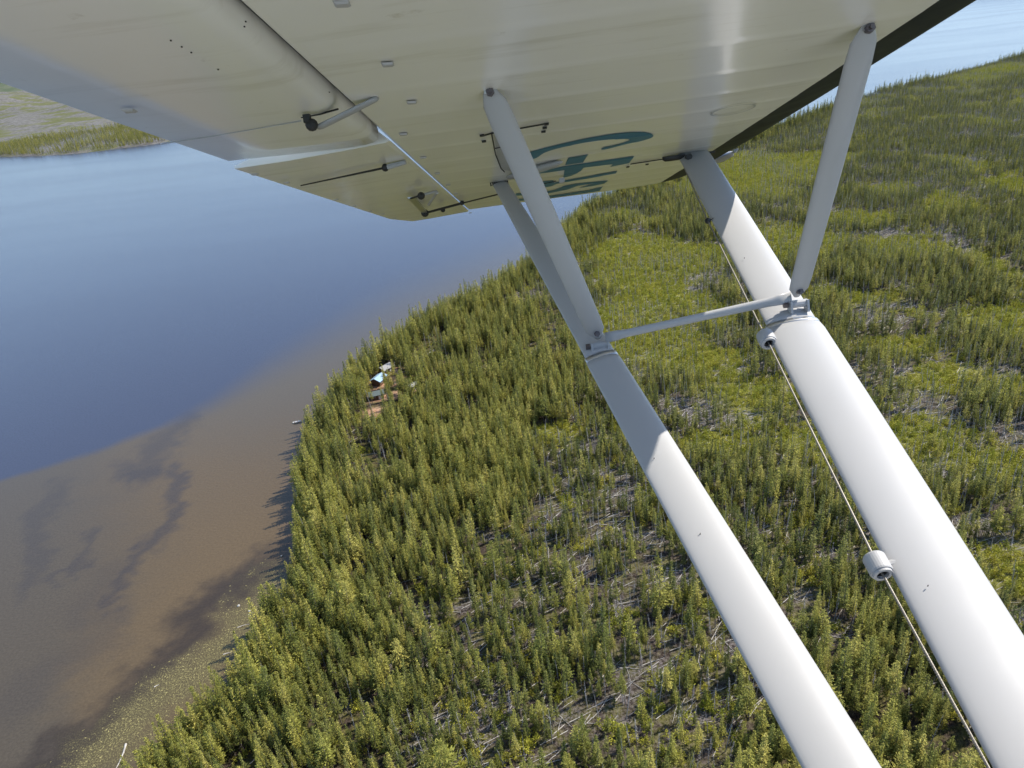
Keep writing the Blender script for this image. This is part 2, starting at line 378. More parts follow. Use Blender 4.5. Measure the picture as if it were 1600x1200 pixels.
# ------------------------------------------------------------------ trees: prototypes
def tri_bar(V, Fc, a, b, ra, rb, n=5):
    a = Vector(a); b = Vector(b); d = (b - a).normalized(); u = d.orthogonal().normalized(); w = d.cross(u)
    s = len(V)
    for p, r in ((a, ra), (b, rb)):
        for i in range(n):
            t = 2 * math.pi * i / n; V.append(p + (u * math.cos(t) + w * math.sin(t)) * r)
    for i in range(n): Fc.append((s + i, s + (i + 1) % n, s + n + (i + 1) % n, s + n + i))
    Fc.append(tuple(s + n + i for i in range(n)))
def crown_geo(rng, H, R, base, nlev, nbr, q=.42, shape=.75, lean=0.0, side=None):
    """whorls of branches carrying needle clumps; returns vertices, quads, tint per vertex"""
    V = []; Fc = []; T = []
    for L in range(nlev):
        t = (L + rng.random() * .8) / nlev
        z = H * (base + (1 - base) * t)
        env = (1 - t) ** shape * (.75 + .5 * rng.random()) * (1 if t > .12 else .55 + 3.5 * t)
        nb = max(3, int(nbr * (1 - .45 * t)))
        for b in range(nb):
            if rng.random() < .10: continue
            a = rng.random() * 2 * math.pi
            r = R * env * rng.uniform(.65, 1.15) + .12
            if side is not None and math.cos(a - side) < -.2: r *= .55
            up = rng.uniform(.05, .5) + .5 * t
            bt = rng.uniform(.6, 1.35)
            nn = max(2, int(r / .24))
            for m in range(nn):
                f = (m + 1) / nn
                if nn > 3 and f < .2: continue
                c = Vector((math.cos(a) * r * f, math.sin(a) * r * f, z + up * r * f * .6))
                for _ in range(2):
                    c2 = c + Vector((rng.uniform(-1, 1), rng.uniform(-1, 1), rng.uniform(-.6, 1))) * .17
                    d1 = Vector((math.cos(a) + rng.uniform(-.7, .7), math.sin(a) + rng.uniform(-.7, .7), rng.uniform(-.1, 1.0))).normalized()
                    d2 = d1.cross(Vector((rng.uniform(-1, 1), rng.uniform(-1, 1), rng.uniform(-1, 1)))).normalized()
                    s = q * rng.uniform(.5, 1.1) * (1 - .35 * t); w = s * rng.uniform(.3, .55); k0 = len(V)
                    V += [c2 - d1 * s * .5, c2 + d2 * w * .5, c2 + d1 * s * .6, c2 - d2 * w * .5]
                    Fc.append((k0, k0 + 1, k0 + 2, k0 + 3))
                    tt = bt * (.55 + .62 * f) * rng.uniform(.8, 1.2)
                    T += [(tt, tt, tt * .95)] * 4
    # leader
    for _ in range(10):
        z = H * rng.uniform(.955, 1.0); k0 = len(V); d = Vector((rng.uniform(-1, 1), rng.uniform(-1, 1), 2.5)).normalized() * .35
        e = d.orthogonal().normalized() * .07; c = Vector((0, 0, z))
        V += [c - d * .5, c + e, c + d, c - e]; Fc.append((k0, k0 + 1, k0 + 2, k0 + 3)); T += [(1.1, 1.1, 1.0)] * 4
    return V, Fc, T
class Proto: pass
def make_mesh(name, V, Fc, mats, midx=None, tint=None):
    me = bpy.data.meshes.new(name); me.from_pydata([tuple(v) for v in V], [], Fc)
    for m in mats: me.materials.append(m)
    if midx is not None: me.polygons.foreach_set('material_index', np.asarray(midx, np.int32))
    me.update()
    if tint is not None: add_col(me, 'tint', np.array(tint))
    return me
PINES = []
specs = [  # H, R, crown base, levels, branches
    (16, 1.35, .22, 25, 8, .75), (15, 1.15, .28, 23, 8, .7), (17, 1.6, .20, 26, 8, .85), (14, 1.25, .18, 22, 8, .8),
    (13, 1.0, .30, 20, 7, .65), (16, 1.5, .38, 20, 9, .5), (12, 1.3, .12, 20, 8, .85), (17.5, 1.25, .30, 26, 8, .7), (11, .95, .22, 17, 7, .8), (15, 1.8, .30, 20, 9, .55),
         (14, 1.0, .25, 20, 7, 1.0), (12, .9, .35, 16, 7, .9), (15, 1.2, .30, 20, 7, .95), (10, 1.1, .15, 17, 8, 1.0)]
for i, (H, R, base, nl, nb, shp) in enumerate(specs):
    rng = random.Random(100 + i)
    V, Fc, T = crown_geo(rng, H, R * 1.12, base, nl + 5, nb + 3, .48, shp * 1.3, side=rng.uniform(0, 6.28))
    if i >= 10: T = [(t[0] * .58, t[1] * .64, t[2] * .72) for t in T]
    TV = []; TF = []
    tri_bar(TV, TF, (0, 0, -.6), (0, 0, H * .55), .13, .07, 6); tri_bar(TV, TF, (0, 0, H * .55), (0, 0, H * .95), .07, .015, 5)
    for _ in range(9):
        a = rng.random() * 6.28; z = H * rng.uniform(.08, base + .12); r = rng.uniform(.4, 1.0)
        tri_bar(TV, TF, (0, 0, z), (math.cos(a) * r, math.sin(a) * r, z + rng.uniform(-.2, .15)), .022, .008, 3)
    p = Proto(); p.H = H; p.R = R; p.base = base
    p.crown = make_mesh('crown', V, Fc, [M_PINE], tint=T); p.trunk = make_mesh('trunk', TV, TF, [M_BARK])
    s = len(V)
    p.whole = make_mesh('pine_whole', V + TV, Fc + [tuple(s + q for q in f) for f in TF], [M_PINE, M_BARK], [0] * len(Fc) + [1] * len(TF), T + [(1, 1, 1)] * len(TV))
    PINES.append(p)
SNAGS = []
for i in range(6):
    rng = random.Random(300 + i); H = rng.uniform(9, 15); V = []; Fc = []
    tri_bar(V, Fc, (0, 0, -.6), (rng.uniform(-.2, .2), rng.uniform(-.2, .2), H * .6), .14, .09, 6)
    tri_bar(V, Fc, V[-1] * 0 + Vector((0, 0, H * .6)), (rng.uniform(-.3, .3), rng.uniform(-.3, .3), H), .09, .02, 5)
    nb = 90 if i % 2 else 26
    for _ in range(nb):
        t = rng.random(); z = H * (.2 + .78 * t); a = rng.random() * 6.28; r = (1.3 - t) * rng.uniform(.35, 1.0) * (1.0 if i % 2 else .7)
        tri_bar(V, Fc, (0, 0, z), (math.cos(a) * r, math.sin(a) * r, z + rng.uniform(-.5, .1) * r), .022, .008, 3)
    SNAGS.append(make_mesh('snag', V, Fc, [M_SNAG]))
YOUNG = []
for i in range(5):
    rng = random.Random(400 + i); V = []; Fc = []; T = []
    for _ in range(7):
        h = rng.uniform(1.0, 2.9); ox, oy = rng.uniform(-1.9, 1.9), rng.uniform(-1.9, 1.9)
        tone = rng.uniform(.75, 1.2)
        v, f, t = crown_geo(rng, h, .62, .05, 5, 6, .42, .8)
        s = len(V); V += [q + Vector((ox, oy, 0)) for q in v]; Fc += [tuple(s + q for q in ff) for ff in f]; T += [tuple(tone * c for c in tt) for tt in t]
    YOUNG.append(make_mesh('young', V, Fc, [M_YOUNG], tint=T))
LOGS = []
for i in range(6):
    rng = random.Random(500 + i); L = rng.uniform(7, 13); V = []; Fc = []
    tri_bar(V, Fc, (-L / 2, 0, .16), (0, rng.uniform(-.15, .15), .16), .10, .085, 6); e = Vector((L / 2, rng.uniform(-.3, .3), .14))
    tri_bar(V, Fc, (0, 0, .16), e, .085, .03, 6)
    for _ in range(5):
        x = rng.uniform(-L * .3, L * .45); a = rng.uniform(.3, 2.8); r = rng.uniform(.3, .9)
        tri_bar(V, Fc, (x, 0, .16), (x + rng.uniform(0, .5), math.cos(a) * r, .16 + math.sin(a) * r), .025, .01, 3)
    if i % 2:
        for _ in range(5):
            a = rng.random() * 6.28; tri_bar(V, Fc, (-L / 2, 0, .16), (-L / 2 - .1, math.cos(a) * .5, .25 + math.sin(a) * .4), .06, .02, 3)
    LOGS.append(make_mesh('log', V, Fc, [M_LOG]))

# ------------------------------------------------------------------ scatter
def gn_scatter(name, pts, rotz, tilt, scl, idx, meshes, mat):
    me = bpy.data.meshes.new(name); me.vertices.add(len(pts)); me.vertices.foreach_set('co', np.asarray(pts, np.float32).ravel())
    a = me.attributes.new('rot', 'FLOAT_VECTOR', 'POINT'); a.data.foreach_set('vector', np.stack([tilt[:, 0], tilt[:, 1], rotz], 1).astype(np.float32).ravel())
    a = me.attributes.new('scl', 'FLOAT_VECTOR', 'POINT'); a.data.foreach_set('vector', np.asarray(scl, np.float32).ravel())
    a = me.attributes.new('idx', 'INT', 'POINT'); a.data.foreach_set('value', np.asarray(idx, np.int32))
    me.update()
    o = bpy.data.objects.new(name, me); COL.objects.link(o)
    pc = bpy.data.collections.new(name + '_kinds')
    for j, m in enumerate(meshes): pc.objects.link(bpy.data.objects.new('%s_kind_%02d' % (name, j), m))
    g = bpy.data.node_groups.new(name, 'GeometryNodeTree')
    g.interface.new_socket('Geometry', in_out='INPUT', socket_type='NodeSocketGeometry')
    g.interface.new_socket('Geometry', in_out='OUTPUT', socket_type='NodeSocketGeometry')
    N = g.nodes; gi = N.new('NodeGroupInput'); go = N.new('NodeGroupOutput')
    ci = N.new('GeometryNodeCollectionInfo'); ci.inputs[0].default_value = pc; ci.inputs['Separate Children'].default_value = True
    ip = N.new('GeometryNodeInstanceOnPoints'); ip.inputs['Pick Instance'].default_value = True
    def att(n, t):
        x = N.new('GeometryNodeInputNamedAttribute'); x.data_type = t; x.inputs['Name'].default_value = n
        return [q for q in x.outputs if q.enabled and q.name == 'Attribute'][0]
    L = g.links
    L.new(gi.outputs[0], ip.inputs['Points']); L.new(ci.outputs[0], ip.inputs['Instance'])
    L.new(att('idx', 'INT'), ip.inputs['Instance Index'])
    er = N.new('FunctionNodeEulerToRotation'); L.new(att('rot', 'FLOAT_VECTOR'), er.inputs[0]); L.new(er.outputs[0], ip.inputs['Rotation'])
    L.new(att('scl', 'FLOAT_VECTOR'), ip.inputs['Scale']); L.new(ip.outputs[0], go.inputs[0])
    md = o.modifiers.new('scatter', 'NODES'); md.node_group = g
    return o

def jitter_grid(x0, x1, y0, y1, s):
    xs = np.arange(x0, x1, s); ys = np.arange(y0, y1, s)
    a, b = np.meshgrid(xs, ys, indexing='ij')
    a = (a + RNG.uniform(-.48, .48, a.shape) * s).ravel(); b = (b + RNG.uniform(-.48, .48, b.shape) * s).ravel()
    return a, b
def in_reach(x, y, m=220):
    px, py, ok = mapxy(x, y)
    return ok & (px > -m) & (px < 1600 + m) & (py < 1200 + m * 1.6) & (np.hypot(x, y) < 2100)
def corridor(x, y):
    """the clearing round the cabins and the sight line over it from the lake side"""
    r = np.zeros(len(x), bool)
    for (sx, sy), w, l in zip(SITE, (1.9, 1.7, 1.5, 1.2, 1.5, 1.0, .9), (16, 9, 8, 14, 16, 12, 6)):
        ux, uy = -sx, -sy; n = math.hypot(ux, uy); ux /= n; uy /= n
        a = (x - sx) * ux + (y - sy) * uy; b = (x - sx) * -uy + (y - sy) * ux
        r |= (np.abs(b) < w) & (a > -5) & (a < l)
    return r
P = {}
# pines: three nested grids, thinned by the cover map
tx, ty = jitter_grid(-120, 520, 30, 620, 1.35)
m = in_reach(tx, ty); tx, ty = tx[m], ty[m]
ux, uy = jitter_grid(-120, 1700, 30, 2050, 1.9)
m = in_reach(ux, uy) & ~((ux < 520) & (uy < 620)); ux, uy = ux[m], uy[m]
nearcut = len(tx)
tx = np.concatenate([tx, ux]); ty = np.concatenate([ty, uy])
cell = np.concatenate([np.full(nearcut, 1.35 ** 2), np.full(len(ux), 1.9 ** 2)])
tz, td = relief(tx, ty); rg, wt, dn, bare = cover(tx, ty)
n2 = fbm(tx, ty, 34, 61); n3 = fbm(tx, ty, 7, 71); nhue = fbm(tx, ty, 45, 81)
qx, qy, _ = mapxy(tx, ty)
rightfar = sstep(1180, 1350, qx) * (1 - sstep(300, 420, qy))
dens = np.where(dn > .5, .37, .34) + rightfar * .02
dens = dens * (.12 + 1.5 * sstep(.36, .62, n2 * .4 + n3 * .6))
dens *= (1 - .95 * rg) * (1 - .66 * wt) * (1 - .96 * bare)
# a belt of close, tall trees along the shore
belt = (1 - sstep(10, 22, td)); dens = np.maximum(dens, belt * .36 * (1 - .97 * bare))
dens[td < .8] = 0
keep = (RNG.random(len(tx)) < dens * cell) & ~corridor(tx, ty)
T_ = dict(x=tx[keep], y=ty[keep], z=tz[keep], dn=dn[keep], belt=belt[keep], hue=nhue[keep], rf=rightfar[keep], rg=rg[keep], px=qx[keep], py=qy[keep])
n = len(T_['x'])
hs = RNG.normal(.51, .145, n) + .09 * T_['belt'] + .12 * (T_['hue'] - .5); hs = np.clip(hs, .26, .95)
hs = np.where(T_['dn'] < .5, hs * RNG.uniform(.58, 1.10, n), hs)
hs = hs * (1 + .7 * T_['belt'] * sstep(450, 700, T_['y']) * RNG.uniform(0, 1, n))
hs = np.where(T_['rg'] > .5, hs * .6, hs) * (1 - .14 * T_['rf'])
wd = hs * RNG.uniform(.8, 1.45, n) * np.where(T_['rf'] > .5, .8, 1.0) * 1.25
idx = np.where(RNG.random(n) < np.clip(.10 + .45 * (1 - T_['dn']) + .30 * T_['rf'] + .5 * (T_['hue'] < .42), 0, .8), RNG.integers(10, 14, n), RNG.integers(0, 10, n))
rot = RNG.uniform(0, 6.28, n); tilt = RNG.normal(0, .035, (n, 2))
# the pines that show largest: objects of their own
dist = np.sqrt(T_['x'] ** 2 + T_['y'] ** 2 + CAMH ** 2)
Hh = np.array([p.H for p in PINES])[idx] * hs
tp = np.stack([T_['x'], T_['y']], 1)
def visible(px, py):
    fr = (px > 12) & (px < 1588) & (py > 30) & (py < 1192)
    def strip(x0, y0, x1, y1, w0, w1):
        t = (py - y0) / (y1 - y0); c = x0 + (x1 - x0) * t; w = w0 + (w1 - w0) * t
        return (t > 0) & (t < 1) & (np.abs(px - c) < w)
    return fr & ~strip(1231, 495, 1640, 1210, 55, 105) & ~strip(932, 545, 1328, 1210, 30, 65)
midpx, midpy, _ = mapxy(T_['x'], T_['y'])
vis = visible(midpx, midpy) & visible(midpx - (1050 - midpx) * .02, midpy - 40)
order = np.argsort(np.where(vis, -Hh / dist, 1e9))
hero = order[:300]; heroset = np.zeros(n, bool); heroset[hero] = True
cloud = ~heroset
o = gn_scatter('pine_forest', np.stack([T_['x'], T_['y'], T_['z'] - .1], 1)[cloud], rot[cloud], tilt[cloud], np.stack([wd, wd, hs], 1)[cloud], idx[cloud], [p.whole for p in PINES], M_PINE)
tag(o, 'green and olive pine forest covering the island from the lake shore inland', 'forest', kind='stuff')
print('pines', n)

# young regrowth clumps
yx, yy = jitter_grid(-100, 640, 50, 700, 2.4); m = in_reach(yx, yy, 120); yx, yy = yx[m], yy[m]
vx, vy = jitter_grid(-100, 1700, 50, 2050, 3.4); m = in_reach(vx, vy, 120) & ~((vx < 640) & (vy < 700)); vx, vy = vx[m], vy[m]
ca = np.concatenate([np.full(len(yx), 1.0), np.full(len(vx), 1.0)]); yx = np.concatenate([yx, vx]); yy = np.concatenate([yy, vy])
yz, yd = relief(yx, yy); rg, wt, dn, bare = cover(yx, yy); nn = fbm(yx, yy, 13, 91)
pr = np.where(dn > .5, .10, .42 * sstep(.32, .6, nn)) + rg * .9
pr *= (1 - .7 * wt * (1 - rg)) * (1 - bare); pr[yd < 1.2] = 0
kp = RNG.random(len(yx)) < pr
n = int(kp.sum()); s = RNG.uniform(.6, 1.25, n) * np.where(yx[kp] > 640, 1.25, 1.0)
o = gn_scatter('young_pines', np.stack([yx, yy, yz - .05], 1)[kp], RNG.uniform(0, 6.28, n), RNG.normal(0, .03, (n, 2)), np.stack([s, s, s * RNG.uniform(.7, 1.15, n)], 1), RNG.integers(0, len(YOUNG), n), YOUNG, M_YOUNG)
tag(o, 'bright yellow-green carpet of young pines filling the open patches of the island', 'young trees', kind='stuff')
print('young', n)

# standing dead trees
sx_, sy_ = jitter_grid(-110, 1700, 40, 2000, 3.0); m = in_reach(sx_, sy_, 100); sx_, sy_ = sx_[m], sy_[m]
sz_, sd_ = relief(sx_, sy_); rg, wt, dn, bare = cover(sx_, sy_); nn = fbm(sx_, sy_, 30, 101)
pr = (np.where(dn > .5, .009, .036) * (.3 + 1.4 * sstep(.4, .65, nn)) + wt * .010) * 3.0 ** 2 * 3.0
pr *= (1 - bare) * (1 - .5 * rg); pr *= 1 + .8 * sstep(350, 700, sy_); pr[sd_ < 2] = 0
kp = RNG.random(len(sx_)) < pr; S_ = np.stack([sx_, sy_, sz_ - .1], 1)[kp]; n = len(S_)
s_s = RNG.uniform(.32, .72, n); s_r = RNG.uniform(0, 6.28, n); s_t = RNG.normal(0, .07, (n, 2)); s_i = RNG.integers(0, len(SNAGS), n)
spx, spy, _ = mapxy(S_[:, 0], S_[:, 1]); sv = visible(spx, spy)
so_ = np.argsort(np.where(sv, np.hypot(np.hypot(S_[:, 0], S_[:, 1]), CAMH) / s_s, 1e9))[:200]
sh = np.zeros(n, bool); sh[so_] = True
o = gn_scatter('dead_trees', S_[~sh], s_r[~sh], s_t[~sh], np.stack([s_s, s_s, s_s], 1)[~sh], s_i[~sh], SNAGS, M_SNAG)
tag(o, 'grey standing dead trees scattered through the farther open pine forest', 'dead trees', kind='stuff')
print('snags', n)

# fallen logs
lx, ly = jitter_grid(-110, 1500, 40, 1700, 2.36); m = in_reach(lx, ly, 100); lx, ly = lx[m], ly[m]
lz, ld = relief(lx, ly); rg, wt, dn, bare = cover(lx, ly); nn = fbm(lx, ly, 22, 111)
pr = (np.where(dn > .5, .015, .12 * sstep(.30, .60, nn)) + wt * .20 + rg * .025) * 9.0 * .62
pr *= (1 - bare); pr[ld < 4] = 0
kp = RNG.random(len(lx)) < pr; L_ = np.stack([lx, ly, lz + .02], 1)[kp]; n = len(L_)
main = RNG.random(n) < .7
l_r = np.where(main, RNG.normal(.55, .35, n), RNG.uniform(0, 3.14, n)) + math.pi * (RNG.random(n) < .5)
l_s = RNG.uniform(.3, .7, n); l_t = np.stack([np.zeros(n), RNG.normal(0, .05, n)], 1); l_i = RNG.integers(0, len(LOGS), n)
lpx, lpy, _ = mapxy(L_[:, 0], L_[:, 1]); lv = visible(lpx, lpy)
lwt = wt[kp]
lo_ = np.argsort(np.where(lv, np.hypot(np.hypot(L_[:, 0], L_[:, 1]), CAMH) / l_s * np.where(lwt > .4, .75, 1.2), 1e9))[:290]
lh = np.zeros(n, bool); lh[lo_] = True
o = gn_scatter('fallen_logs', L_[~lh], l_r[~lh], l_t[~lh], np.stack([l_s, np.sqrt(l_s), np.sqrt(l_s)], 1)[~lh], l_i[~lh], LOGS, M_LOG)
tag(o, 'pale fallen logs criss-crossing the farther windthrow clearings', 'fallen logs', kind='stuff')
print('logs', n)

# far shore: mostly burnt forest of grey stems, a few live trees
bx, by = jitter_grid(-1800, -480, 1350, 2300, 5.0); bd = signed(bx, by, FARLAND); m = (bd > 1) & (bd < 700 + 500 * fbm(bx, by, 150, 5)) & in_reach(bx, by, 200)
bx, by, bd = bx[m], by[m], bd[m]; bz, _ = farrelief(bx, by); n = len(bx)
live = RNG.random(n) < np.where(fbm(bx, by, 90, 8) > .50, .6, .15)
me_list = SNAGS + [p.whole for p in PINES[:4]]
bi = np.where(live, RNG.integers(len(SNAGS), len(me_list), n), RNG.integers(0, len(SNAGS), n)); s = RNG.uniform(.6, 1.0, n)
o = gn_scatter('burnt_forest', np.stack([bx, by, bz], 1), RNG.uniform(0, 6.28, n), RNG.normal(0, .04, (n, 2)), np.stack([s * 1.2, s * 1.2, s], 1), bi, me_list, M_SNAG)
tag(o, 'pale grey burnt forest on the far shore across the lake', 'far forest', kind='stuff')
print('far', n)

# reeds standing in the shallows
rx_, ry_ = jitter_grid(-110, 0, 60, 190, .55); rp, rq, _ = mapxy(rx_, ry_)
_, rm, _ = bed(rx_, ry_); dsh = signed(rx_, ry_, ISLAND)
kp = (RNG.random(len(rx_)) < rm * .8 * sstep(.30, .60, fbm(rx_, ry_, 4, 5))) & (dsh < -.3); rx_, ry_ = rx_[kp], ry_[kp]
V = []; Fc = []
for x, y in zip(rx_, ry_):
    a = random.random() * 6.28; l = random.uniform(.10, .34); c, s = math.cos(a) * l, math.sin(a) * l; w = random.uniform(.2, .45); k0 = len(V)
    V += [(x - c, y - s, .012), (x + s * w, y - c * w, .02), (x + c, y + s, .05), (x - s * w, y + c * w, .02)]; Fc.append((k0, k0 + 1, k0 + 2, k0 + 3))
kk = NT('floating_reed'); kk.l(kk.mix(kk.ramp(kk.noise(.8, 2, .5, kk.geo()), .35, .65), (.16, .135, .045), (.34, .29, .11)), kk.p.inputs['Base Color']); kk.p.inputs['Roughness'].default_value = .6
o = mesh_obj('reeds', V, Fc, kk.m); tag(o, 'yellow-green reeds lying on the shallow water along the near shore', 'reeds', kind='stuff')

# ------------------------------------------------------------------ the individual trees and logs
LANDMARKS = [(594, 602, 'the blue-roofed cabin'), (646, 612, 'the white-roofed shed'), (464, 800, 'the shadowed brown shallows'),
             (455, 890, 'the pair of boulders'), (215, 1170, 'the long driftwood trunk'), (345, 1060, 'the reed bay'),
             (1040, 690, 'the rear strut shadow edge'), (1165, 940, 'the lower rear strut'), (1330, 1190, 'the rear strut foot'), (1374, 886, 'the lower cable fairlead'),
             (1200, 530, 'the upper cable fairlead'), (800, 1190, 'the bottom edge centre'), (520, 1190, 'the bottom edge left'), (660, 960, 'the small log clearing'),
             (900, 820, 'the grey central windthrow'), (740, 740, 'the middle shore forest'), (1550, 760, 'the right edge thicket'), (1580, 1100, 'the lower right corner'), (1100, 1060, 'the logs between the struts'), (560, 870, 'the lakeside forest edge'), (650, 1080, 'the grey snag group'), (1080, 570, 'the strut spreader'), (1000, 440, 'the central lime patch'), (1480, 400, 'the right lime patch'), (1400, 600, 'the middle right clearing'), (1180, 300, 'the front strut top'), (960, 700, 'the rear strut jury clamp'), (960, 1090, 'the open forest floor'), (1010, 880, 'the shaded log strip'), (1260, 880, 'the strut thicket'), (720, 870, 'the central pines')]
used_labels = {}
def place_words(px, py):
    d = [math.hypot(px - a, py - b) for a, b, _ in LANDMARKS]; i = int(np.argmin(d)); a, b, nm = LANDMARKS[i]
    dx, dy = px - a, py - b; an = math.degrees(math.atan2(-dy, dx)) % 360
    dirs = ['right of', 'up right of', 'above', 'up left of', 'left of', 'down left of', 'below', 'down right of']
    far = 'just' if d[i] < 32 else 'a little' if d[i] < 64 else 'well'
    return '%s %s %s' % (far, dirs[int((an + 22.5) // 45) % 8], nm)
def finish_labels(lst):
    """lst: object, text, map x; look-alikes of two or three are told apart by their order from the left"""
    by = {}
    for o, t, x in lst: by.setdefault(t, []).append((x, o))
    for t, m in by.items():
        m.sort(key=lambda v: v[0]); w = {1: [''], 2: [', left one', ', right one'], 3: [', leftmost', ', middle one', ', rightmost'], 4: [', leftmost', ', second from left', ', second from right', ', rightmost']}.get(len(m), [''] * len(m))
        for (x, o), e in zip(m, w): o['label'] = t + e
hue_word = ['narrow', 'slim', 'full', 'plump', 'thin', 'round-topped', 'low-branched', 'slender', 'pointed', 'wide', 'dark narrow', 'dark slim', 'dark slender', 'dark low']
todo = []
for q in hero:
    p = PINES[idx[q]]
    e = empty('pine_tree', (T_['x'][q], T_['y'][q], T_['z'][q] - .1)); e.rotation_euler = (tilt[q, 0], tilt[q, 1], rot[q]); e.scale = (wd[q], wd[q], hs[q])
    for nm, me in (('crown', p.crown), ('trunk', p.trunk)):
        c = bpy.data.objects.new(nm, me); COL.objects.link(c); c.parent = e
    tag(e, None, 'tree', 'pine trees of the nearest forest')
    todo.append((e, '%s %s pine %s' % ('tall' if Hh[q] > 9.6 else 'short' if Hh[q] < 8 else 'mid-height', hue_word[idx[q]], place_words(midpx[q], midpy[q])), midpx[q]))
finish_labels(todo); todo = []
for q in so_:
    o = bpy.data.objects.new('dead_tree', SNAGS[s_i[q]]); COL.objects.link(o); o.location = S_[q]; o.rotation_euler = (s_t[q, 0], s_t[q, 1], s_r[q]); o.scale = (s_s[q],) * 3
    tag(o, None, 'dead tree', 'dead grey trees standing among the pines')
    todo.append((o, '%s dead tree %s' % (('tall ' if s_s[q] > .56 else 'short ') + ('twiggy' if s_i[q] % 2 else 'bare'), place_words(spx[q], spy[q])), spx[q]))
finish_labels(todo); todo = []
for q in lo_:
    o = bpy.data.objects.new('fallen_log', LOGS[l_i[q]]); COL.objects.link(o); o.location = L_[q]; o.rotation_euler = (l_t[q, 0], l_t[q, 1], l_r[q])
    o.scale = (l_s[q], math.sqrt(l_s[q]), math.sqrt(l_s[q]))
    tag(o, None, 'log', 'fallen logs on the forest floor')
    a_ = math.degrees(l_r[q]) % 180
    todo.append((o, '%s %s log %s' % ('long' if l_s[q] > .52 else 'short', 'level' if a_ < 14 or a_ > 166 else 'gently slanting' if a_ < 32 else 'slanting' if a_ < 52 else 'steep' if a_ < 80 else 'end-on' if a_ < 110 else 'back-slanting', place_words(lpx[q], lpy[q])), lpx[q]))
finish_labels(todo)

# ------------------------------------------------------------------ cabins, boat, driftwood
def pbox(V, Fc, c, s):
    k0 = len(V); cx, cy, cz = c; a, b, d = s[0] / 2, s[1] / 2, s[2] / 2
    V += [(cx + i * a, cy + j * b, cz + l * d) for l in (-1, 1) for j in (-1, 1) for i in (-1, 1)]
    for f in ((0, 2, 3, 1), (4, 5, 7, 6), (0, 1, 5, 4), (2, 6, 7, 3), (0, 4, 6, 2), (1, 3, 7, 5)): Fc.append(tuple(k0 + q for q in f))
def boxes(name, lst, mat, parent):
    V = []; Fc = []
    for c, s in lst: pbox(V, Fc, c, s)
    return mesh_obj(name, V, Fc, mat, parent)
def flat(name, c, rough=.6, metallic=0): return paint(name, c, rough, .15, 0, metallic, 2.0)
M_LOGWALL = flat('brown_log_wall', (.13, .07, .04)); M_GLASSD = flat('window_glass', (.03, .04, .05), .1); M_TRIM = flat('white_trim', (.7, .7, .68))
def cabin(mapx, mapy, L, W, H, rz, roofcol, wallmat, label, rough=.4):
    L *= .82; W *= .82; H *= .85
    x, y = gpt(mapx, mapy); z = float(relief(np.array([x]), np.array([y]))[0][0])
    r = empty('cabin', (x, y, z)); r.rotation_euler.z = rz; tag(r, label, 'cabin')
    V = []; Fc = []; pbox(V, Fc, (0, 0, H / 2), (L, W, H)); k0 = len(V); rise = W * .24
    V += [(-L / 2, -W / 2, H), (-L / 2, W / 2, H), (-L / 2, 0, H + rise), (L / 2, -W / 2, H), (L / 2, W / 2, H), (L / 2, 0, H + rise)]
    Fc += [(k0, k0 + 2, k0 + 1), (k0 + 3, k0 + 4, k0 + 5)]
    mesh_obj('wall', V, Fc, wallmat, r)
    V = []; Fc = []; ov = .5
    for sgn in (-1, 1):
        k0 = len(V); zo = -ov * rise / (W / 2)
        V += [(-L / 2 - ov, 0, H + rise + .06), (L / 2 + ov, 0, H + rise + .06), (L / 2 + ov, sgn * (W / 2 + ov), H + zo + .06), (-L / 2 - ov, sgn * (W / 2 + ov), H + zo + .06)]
        V += [(a, b, c + .1) for a, b, c in V[k0:k0 + 4]]
        Fc += [(k0, k0 + 1, k0 + 2, k0 + 3), (k0 + 4, k0 + 7, k0 + 6, k0 + 5), (k0, k0 + 4, k0 + 5, k0 + 1), (k0 + 2, k0 + 6, k0 + 7, k0 + 3), (k0 + 1, k0 + 5, k0 + 6, k0 + 2), (k0, k0 + 3, k0 + 7, k0 + 4)]
    mesh_obj('roof', V, Fc, roofcol, r)
    boxes('door', [((L * .2, -W / 2 - .03, 1.0), (.9, .08, 2.0))], M_TRIM, r)
    for wxp in (-L * .25,):
        w = boxes('window', [((wxp, -W / 2 - .03, 1.5), (1.2, .08, .9))], M_TRIM, r); boxes('pane', [((wxp, -W / 2 - .075, 1.5), (1.0, .03, .7))], M_GLASSD, w)
    return r
def roofmat(name, c):
    k = NT(name); wv = k.n('ShaderNodeTexWave'); wv.inputs['Scale'].default_value = 1.6; k.l(k.obj(), wv.inputs['Vector'])
    k.l(k.mix(k.noise(1.5, 4, .6, k.obj()), c, tuple(q * .75 for q in c)), k.p.inputs['Base Color']); k.p.inputs['Roughness'].default_value = .38
    k.bump(wv.outputs[0], .4, .05); return k.m
cabin(594, 603, 6.5, 5.0, 2.6, 1.15, roofmat('pale_blue_metal_roof', (.36, .52, .66)), M_LOGWALL, 'log cabin with pale blue metal roof in the shore clearing')
cabin(604, 585, 6.0, 4.5, 2.4, .9, roofmat('light_grey_roof', (.34, .33, .32)), M_LOGWALL, 'cabin with light grey roof behind the blue-roofed one')
cabin(590, 626, 6.0, 4.2, 2.4, .25, roofmat('dull_green_roof', (.10, .13, .12)), M_LOGWALL, 'dark cabin with dull grey-green roof below the blue-roofed one')
cabin(646, 613, 3.4, 2.6, 2.2, .7, roofmat('white_roof', (.55, .55, .54)), M_LOGWALL, 'small shed with white roof inland of the cabins')
